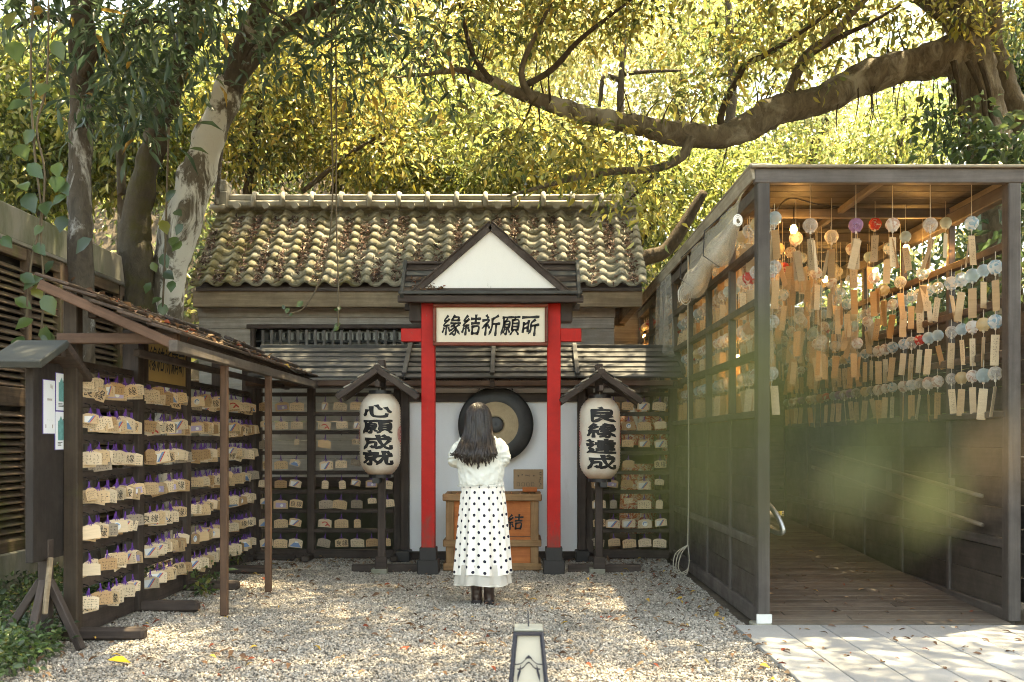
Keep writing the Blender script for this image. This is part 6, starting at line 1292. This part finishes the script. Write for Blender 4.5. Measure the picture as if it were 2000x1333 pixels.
# leaves at the distances where single ones can be seen
def near_crown(root, blobs, per, ln, pal, mat=M_leaf, droop=.35, asp=.27, rad=.24, fine=True, cj=.25): crown_obj(root, 'crown', np.concatenate([pxblob(int(n_), *b_) for *b_, n_ in blobs]), per, rad, ln, pal, mat, fine, droop, asp, cj)
near_crown(t1, [(170, 30, 8.7, 150, 70, .8, 28), (290, 100, 8.6, 130, 90, .7, 26), (380, 60, 8.8, 120, 90, .8, 20), (60, 60, 8.8, 100, 90, .7, 18), (230, 200, 8.7, 110, 60, .5, 16), (290, 240, 9, 60, 70, .4, 9), (480, 20, 9, 110, 50, .8, 12), (620, 90, 9.2, 110, 60, .6, 14), (650, 0, 9, 120, 40, .8, 12)], 11, .165, PAL_DARK)
near_crown(t2, [(560, -20, 11, 200, 40, 1.2, 22), (760, 40, 10.5, 150, 60, .9, 26), (700, 130, 10.5, 70, 50, .5, 9), (840, 90, 10.4, 110, 70, .7, 18), (430, 40, 11, 60, 60, .6, 6), (880, 170, 10.3, 60, 50, .3, 8), (690, -60, 11, 200, 40, 1.2, 26)], 11, .165, PAL_DARK + [((0.14, 0.125, 0.03), 3)], droop=.45)
near_crown(t3, [(280, 230, 11.0, 60, 60, .4, 7), (300, 80, 11, 80, 100, .6, 10)], 11, .16, PAL_DARK)
near_crown(fig, [(1000, 30, 11, 150, 70, .9, 60), (1150, 10, 11, 150, 70, 1.0, 60), (1330, 40, 11.5, 150, 80, 1.0, 50), (1540, 40, 11.6, 130, 70, 1.0, 44), (1690, 20, 11.6, 110, 50, 1.0, 34), (1420, 130, 11.2, 70, 50, .4, 16), (1560, 130, 11.3, 60, 50, .4, 14), (1180, 300, 10.9, 110, 40, .4, 22), (1060, 300, 10.8, 100, 70, .5, 26), (1330, 190, 11, 90, 30, .3, 12), (960, 260, 10.9, 80, 60, .5, 20), (1250, 390, 11, 90, 60, .4, 20), (1840, 30, 11.4, 60, 70, .6, 18), (1960, 30, 11.3, 80, 90, .7, 26)], 18, .105, PAL_GOLD, M_leaf_back, .35, .40, .26)
k_ = [(1830, 230, 11.0, 40, 50, .3, 12), (1880, 250, 10.9, 60, 60, .3, 26), (1950, 290, 10.8, 70, 45, .3, 34), (1990, 310, 10.5, 50, 40, .3, 24), (1860, 300, 11, 40, 30, .3, 12)]
sh = thing('evergreen_shrub', 'dense dark shrub rising behind the board fence beside the corridor', 'shrub', (5.3, 11.5, 0))
m = MB()
for i in range(6): m.tube(crook((5.2 + .1 * i, 10 + .6 * i, 0), (5.0 + .2 * random.random(), 9.4 + .8 * i, 3.2), 5, .05), lerps(.05, .02, 6), 7)
m.build('trunk', M_bark_dark, sh, True)
crown_obj(sh, 'crown', np.stack([rng.uniform(4.6, 6.2, 260), rng.uniform(7.6, 15.5, 260), rng.uniform(1.6, 4.3, 260)], 1), 22, .34, .13, PAL_GREEN, M_leaf, False, .4, .42)
cr = thing('ivy', 'leafy climber wrapped round the base of the fig trunk above the corridor', 'climber', P(1935, 330, 11.1)); near_crown(cr, [(*a[:6], a[6] * .5) for a in k_], 10, .12, PAL_GREEN, M_leaf, .5, .55, .2)
# high roof of leaves over the yard, out of view, holed to place sun patches
def high(root, x0, x1, y0, y1, z0, z1, n_, pal, seed):
    r = np.random.default_rng(seed); yy_ = r.uniform(y0, y1, n_); c_ = np.stack([r.uniform(x0, x1, n_), yy_, np.maximum(z0, 1.75 + .455 * yy_) + r.uniform(0, 1.9, n_)], 1)
    keep = (np.sin(c_[:, 0] * 1.9 + .7 * np.sin(c_[:, 1] * 1.1)) + np.sin(c_[:, 1] * 2.3 + c_[:, 0] * .8) + r.normal(0, .4, n_)) > -1.25
    keep &= c_[:, 2] > 1.55 + .455 * c_[:, 1]
    c_ = lit(c_[keep]); cc, d_, nr_, L_, W_, col_ = cluster_leaves(c_, 24, .34, .15, pal, .4, .36, .6, .3); mesh_obj('high_crown', leaf_mesh('high_crown', cc, d_, nr_, L_, W_, col_), M_leaf, root)
CAN_T = -.75
high(t2, -6.5, -.6, 4.6, 15, 6.0, 8.6, 2500, PAL_GREEN, 5); high(fig, -.6, 8.5, 4.2, 15, 6.0, 8.8, 4200, PAL_GREEN, 6)

# ------------------------------------------------------------------ climbers, plants and fallen leaves
def vine(label, strands, d, leaves, ln, pal=PAL_GREEN, asp=.78, r_px=2.2, name='hanging_vine', cat='vine'):
    root = thing(name, label, cat, P(*strands[0][0], d))
    m = MB()
    for s_ in strands: limb(m, s_, [r_px] * len(s_), d, 5, 4, .1)
    m.build('stem', barkmat_v, root, True)
    for (px, py, k) in leaves:
        p = np.array([P(px, py, d + random.uniform(-.06, .02))]); dv = np.array([[random.uniform(-.8, .8), random.uniform(-.5, .1), -random.uniform(.2, 1)]]); nn = np.array([[random.uniform(-.3, .3), -1, random.uniform(.2, .9)]])
        l = ln * k * random.uniform(.8, 1.15); mesh_obj('leaf', leaf_mesh('leaf', p - dv * l * .5, dv, nn, np.array([l]), np.array([l * asp]), palette(pal, 1), True, .12, .15), M_leaf, root)
barkmat_v = plain('vine_stem', (.10, .075, .045), .8)
vine('big heart-leaved climber hanging on two stems before the louvred wall', [[(95, -20), (92, 160), (72, 250), (88, 340), (80, 460), (86, 560), (80, 660)], [(66, -20), (60, 150), (68, 300), (80, 420), (60, 520), (50, 640)]], 7.9,
     [(86, 170, 1.1), (48, 180, 1), (40, 205, 1.1), (56, 268, 1), (45, 300, 1), (64, 330, 1), (112, 333, 1.1), (45, 362, 1), (112, 356, .9), (127, 370, 1), (116, 390, 1), (56, 390, 1.1), (90, 403, .9), (161, 480, 1.1), (120, 438, .9), (75, 450, .8), (75, 484, .8), (11, 470, 1), (75, 545, 1.1), (97, 520, .8), (49, 542, 1), (71, 562, 1), (41, 590, .9), (95, 594, 1), (56, 628, 1.1), (90, 647, .8), (34, 664, .9), (95, 664, .9), (20, 40, 1), (30, 100, 1.1), (110, 90, 1), (70, 60, 1)], .17)
vine('heart-leaved climber trailing down the white-patched trunk', [[(330, 250), (326, 380), (322, 500), (318, 600)]], 10.9, [(335, 380, 1), (345, 415, .8), (320, 440, 1), (352, 445, .8), (340, 470, 1), (322, 510, 1.1), (345, 480, .9), (325, 535, .9), (335, 560, 1), (310, 585, .9), (318, 605, 1), (290, 560, .9), (300, 520, .8)], .17)
vine('pair of thin bare vines hanging before the tiled roof, leafy at their tips', [[(648, -30), (647, 200), (650, 360), (642, 480), (620, 560), (590, 605), (560, 612)], [(655, -30), (657, 220), (657, 420), (661, 560), (660, 645)]], 9.9, [(586, 594, .8), (562, 606, .6), (553, 598, .5), (570, 613, .5), (655, 605, .5), (662, 600, .5), (660, 636, .8), (657, 642, .6)], .11, r_px=1.6)
n = 1500; gx_l = rng.uniform(-4.25, -2.9, n); gy_l = rng.uniform(5.0, 6.7, n); kk = (gx_l < -2.62 - .35 * (gy_l - 5.2)) & (rng.uniform(0, 1, n) < .8)
ce = np.stack([gx_l, gy_l, rng.uniform(.04, .16, n)], 1)[kk]; ce2 = np.stack([rng.uniform(-4.5, -3.4, 260), rng.uniform(7.0, 9.6, 260), rng.uniform(.03, .15, 260)], 1)
c, d, nr, L, W, col = cluster_leaves(np.concatenate([ce, ce2]), 9, .11, .05, PAL_GREEN, -.2, .6, .5, .35); tag(mesh_obj('ground_cover', leaf_mesh('ground_cover', c, d, nr, L, W, col, True), M_leaf), kind='stuff')
def weed(px, py, d, label):
    p = P(px, py, d); root = thing('weed', label, 'plant', (p.x, p.y, 0)); c_ = np.stack([rng.normal(p.x, .05, 9), rng.normal(p.y, .05, 9), rng.uniform(.05, .2, 9)], 1); crown_obj(root, 'leaves', c_, 10, .10, .06, PAL_GREEN, M_leaf, True, .1, .5)
weed(450, 1105, 10.4, 'small green weed at the foot of the thin brown post'); weed(395, 1165, 8.6, 'low green weed beside the rack foot beam')
m = MB()
fn = 4800; fx = rng.uniform(-4.3, 1.6, fn); fy = 4.2 + 7.3 * rng.uniform(0, 1, fn) ** .8
kp = rng.uniform(0, 1, fn) < .16 + .5 * np.clip(np.sin(fx * 2.1 + 1.3 * np.sin(fy * 1.7)) * np.sin(fy * 2.6 + fx), 0, 1) + .35 * (fy > 10.2) + .3 * (fx < -2.6) + .3 * (fx > 1.3)
fx, fy = fx[kp], fy[kp]; fn = len(fx)
p_ = np.stack([fx, fy, rng.uniform(.014, .03, fn)], 1); d_ = rng.normal(0, 1, (fn, 3)) * np.array([1, 1, .22]); nr_ = np.tile([0, 0, 1.], (fn, 1)) + rng.normal(0, .3, (fn, 3)); ln = rng.uniform(.025, .075, fn)
tag(mesh_obj('fallen_leaves', leaf_mesh('fallen_leaves', p_, d_, nr_, ln, ln * rng.uniform(.3, .55, fn), palette(PAL_DRY, fn), True, .2, .3), M_dry), kind='stuff')
fn = 170; fx = rng.uniform(1.6, 4.4, fn); fy = rng.uniform(5.2, 7.15, fn); dk_ = rng.uniform(0, 1, fn) < .45; fx = np.where(dk_, rng.uniform(1.9, 3.5, fn), fx); fy = np.where(dk_, rng.uniform(7.3, 11, fn), fy)
p_ = np.stack([fx, fy, np.where(dk_, .03 + .05 * (fy - 7.2), .032)], 1); ln = rng.uniform(.03, .08, fn)
tag(mesh_obj('fallen_leaves', leaf_mesh('fallen_leaves', p_, rng.normal(0, 1, (fn, 3)) * np.array([1, 1, .15]), np.tile([0, 0, 1.], (fn, 1)) + rng.normal(0, .2, (fn, 3)), ln, ln * .42, palette(PAL_DRY, fn), True, .2, .25), M_dry), kind='stuff')
yl = P(222, 1300, 5.9); o = mesh_obj('fallen_leaf', leaf_mesh('fallen_leaf', np.array([[yl.x - .07, 5.98, .035]]), np.array([[1., -.15, .02]]), np.array([[.1, -.3, 1.]]), np.array([.15]), np.array([.075]), np.array([[.52, .33, .03]]), True, .15, .12), M_dry)
tag(o, 'large bright yellow leaf lying on the gravel near the green ground cover', 'leaf')

# ------------------------------------------------------------------ leafy twig close to the lens, far out of focus
tw = thing('leafy_twig', 'blurred green leafy twig hanging close before the corridor entrance', 'branch', P(2080, 800, .15))
m = MB(); limb(m, [(2300, 560), (2080, 800), (1930, 930), (1760, 980), (1560, 960), (1400, 860)], [7, 6, 5, 4, 3, 2], .14, 6); m.build('stem', barkmat_v, tw, True)
for px, py, dd, sz, ang_, ci in ((1830, 985, .20, .016, 1.9, 0), (1665, 950, .20, .0125, 2.4, 0), (1930, 885, .20, .013, 1.2, 1), (1400, 760, .11, .017, 1.3, 2), (1340, 900, .11, .015, 2.0, 2), (1450, 960, .11, .015, 1.0, 2), (1590, 640, .11, .014, .9, 2), (1620, 860, .11, .016, 2.6, 2), (1500, 720, .11, .014, 1.8, 2), (1750, 880, .11, .016, 1.4, 2), (1870, 800, .11, .010, .7, 2), (1730, 1010, .11, .010, 2.2, 2), (1560, 1000, .11, .009, 1.1, 2)):
    p = np.array([P(px, py, dd)]); dv = np.array([[math.cos(ang_), .15, -math.sin(ang_)]]); mesh_obj('leaf', leaf_mesh('leaf', p - dv * sz * .5, dv, np.array([[.1, -1, .35]]), np.array([sz]), np.array([sz * .46]), np.array([[(.030, .042, .017), (.055, .038, .016), (.010, .017, .005)][ci]]), True, .2, .15), M_leaf, tw)

# ------------------------------------------------------------------ thin summer haze
hb_ = MB().box((0, 16, 11.5), (70, 60, 26)).build('haze', None); hm = bpy.data.materials.new('thin_haze'); hm.use_nodes = True; hn = hm.node_tree; hn.nodes.clear()
ho_ = hn.nodes.new('ShaderNodeOutputMaterial'); pvol = hn.nodes.new('ShaderNodeVolumePrincipled'); pvol.inputs['Color'].default_value = (.95, .96, .98, 1); pvol.inputs['Density'].default_value = .0003
hn.links.new(pvol.outputs[0], ho_.inputs['Volume']); hb_.data.materials.clear(); hb_.data.materials.append(hm); tag(hb_, kind='stuff')
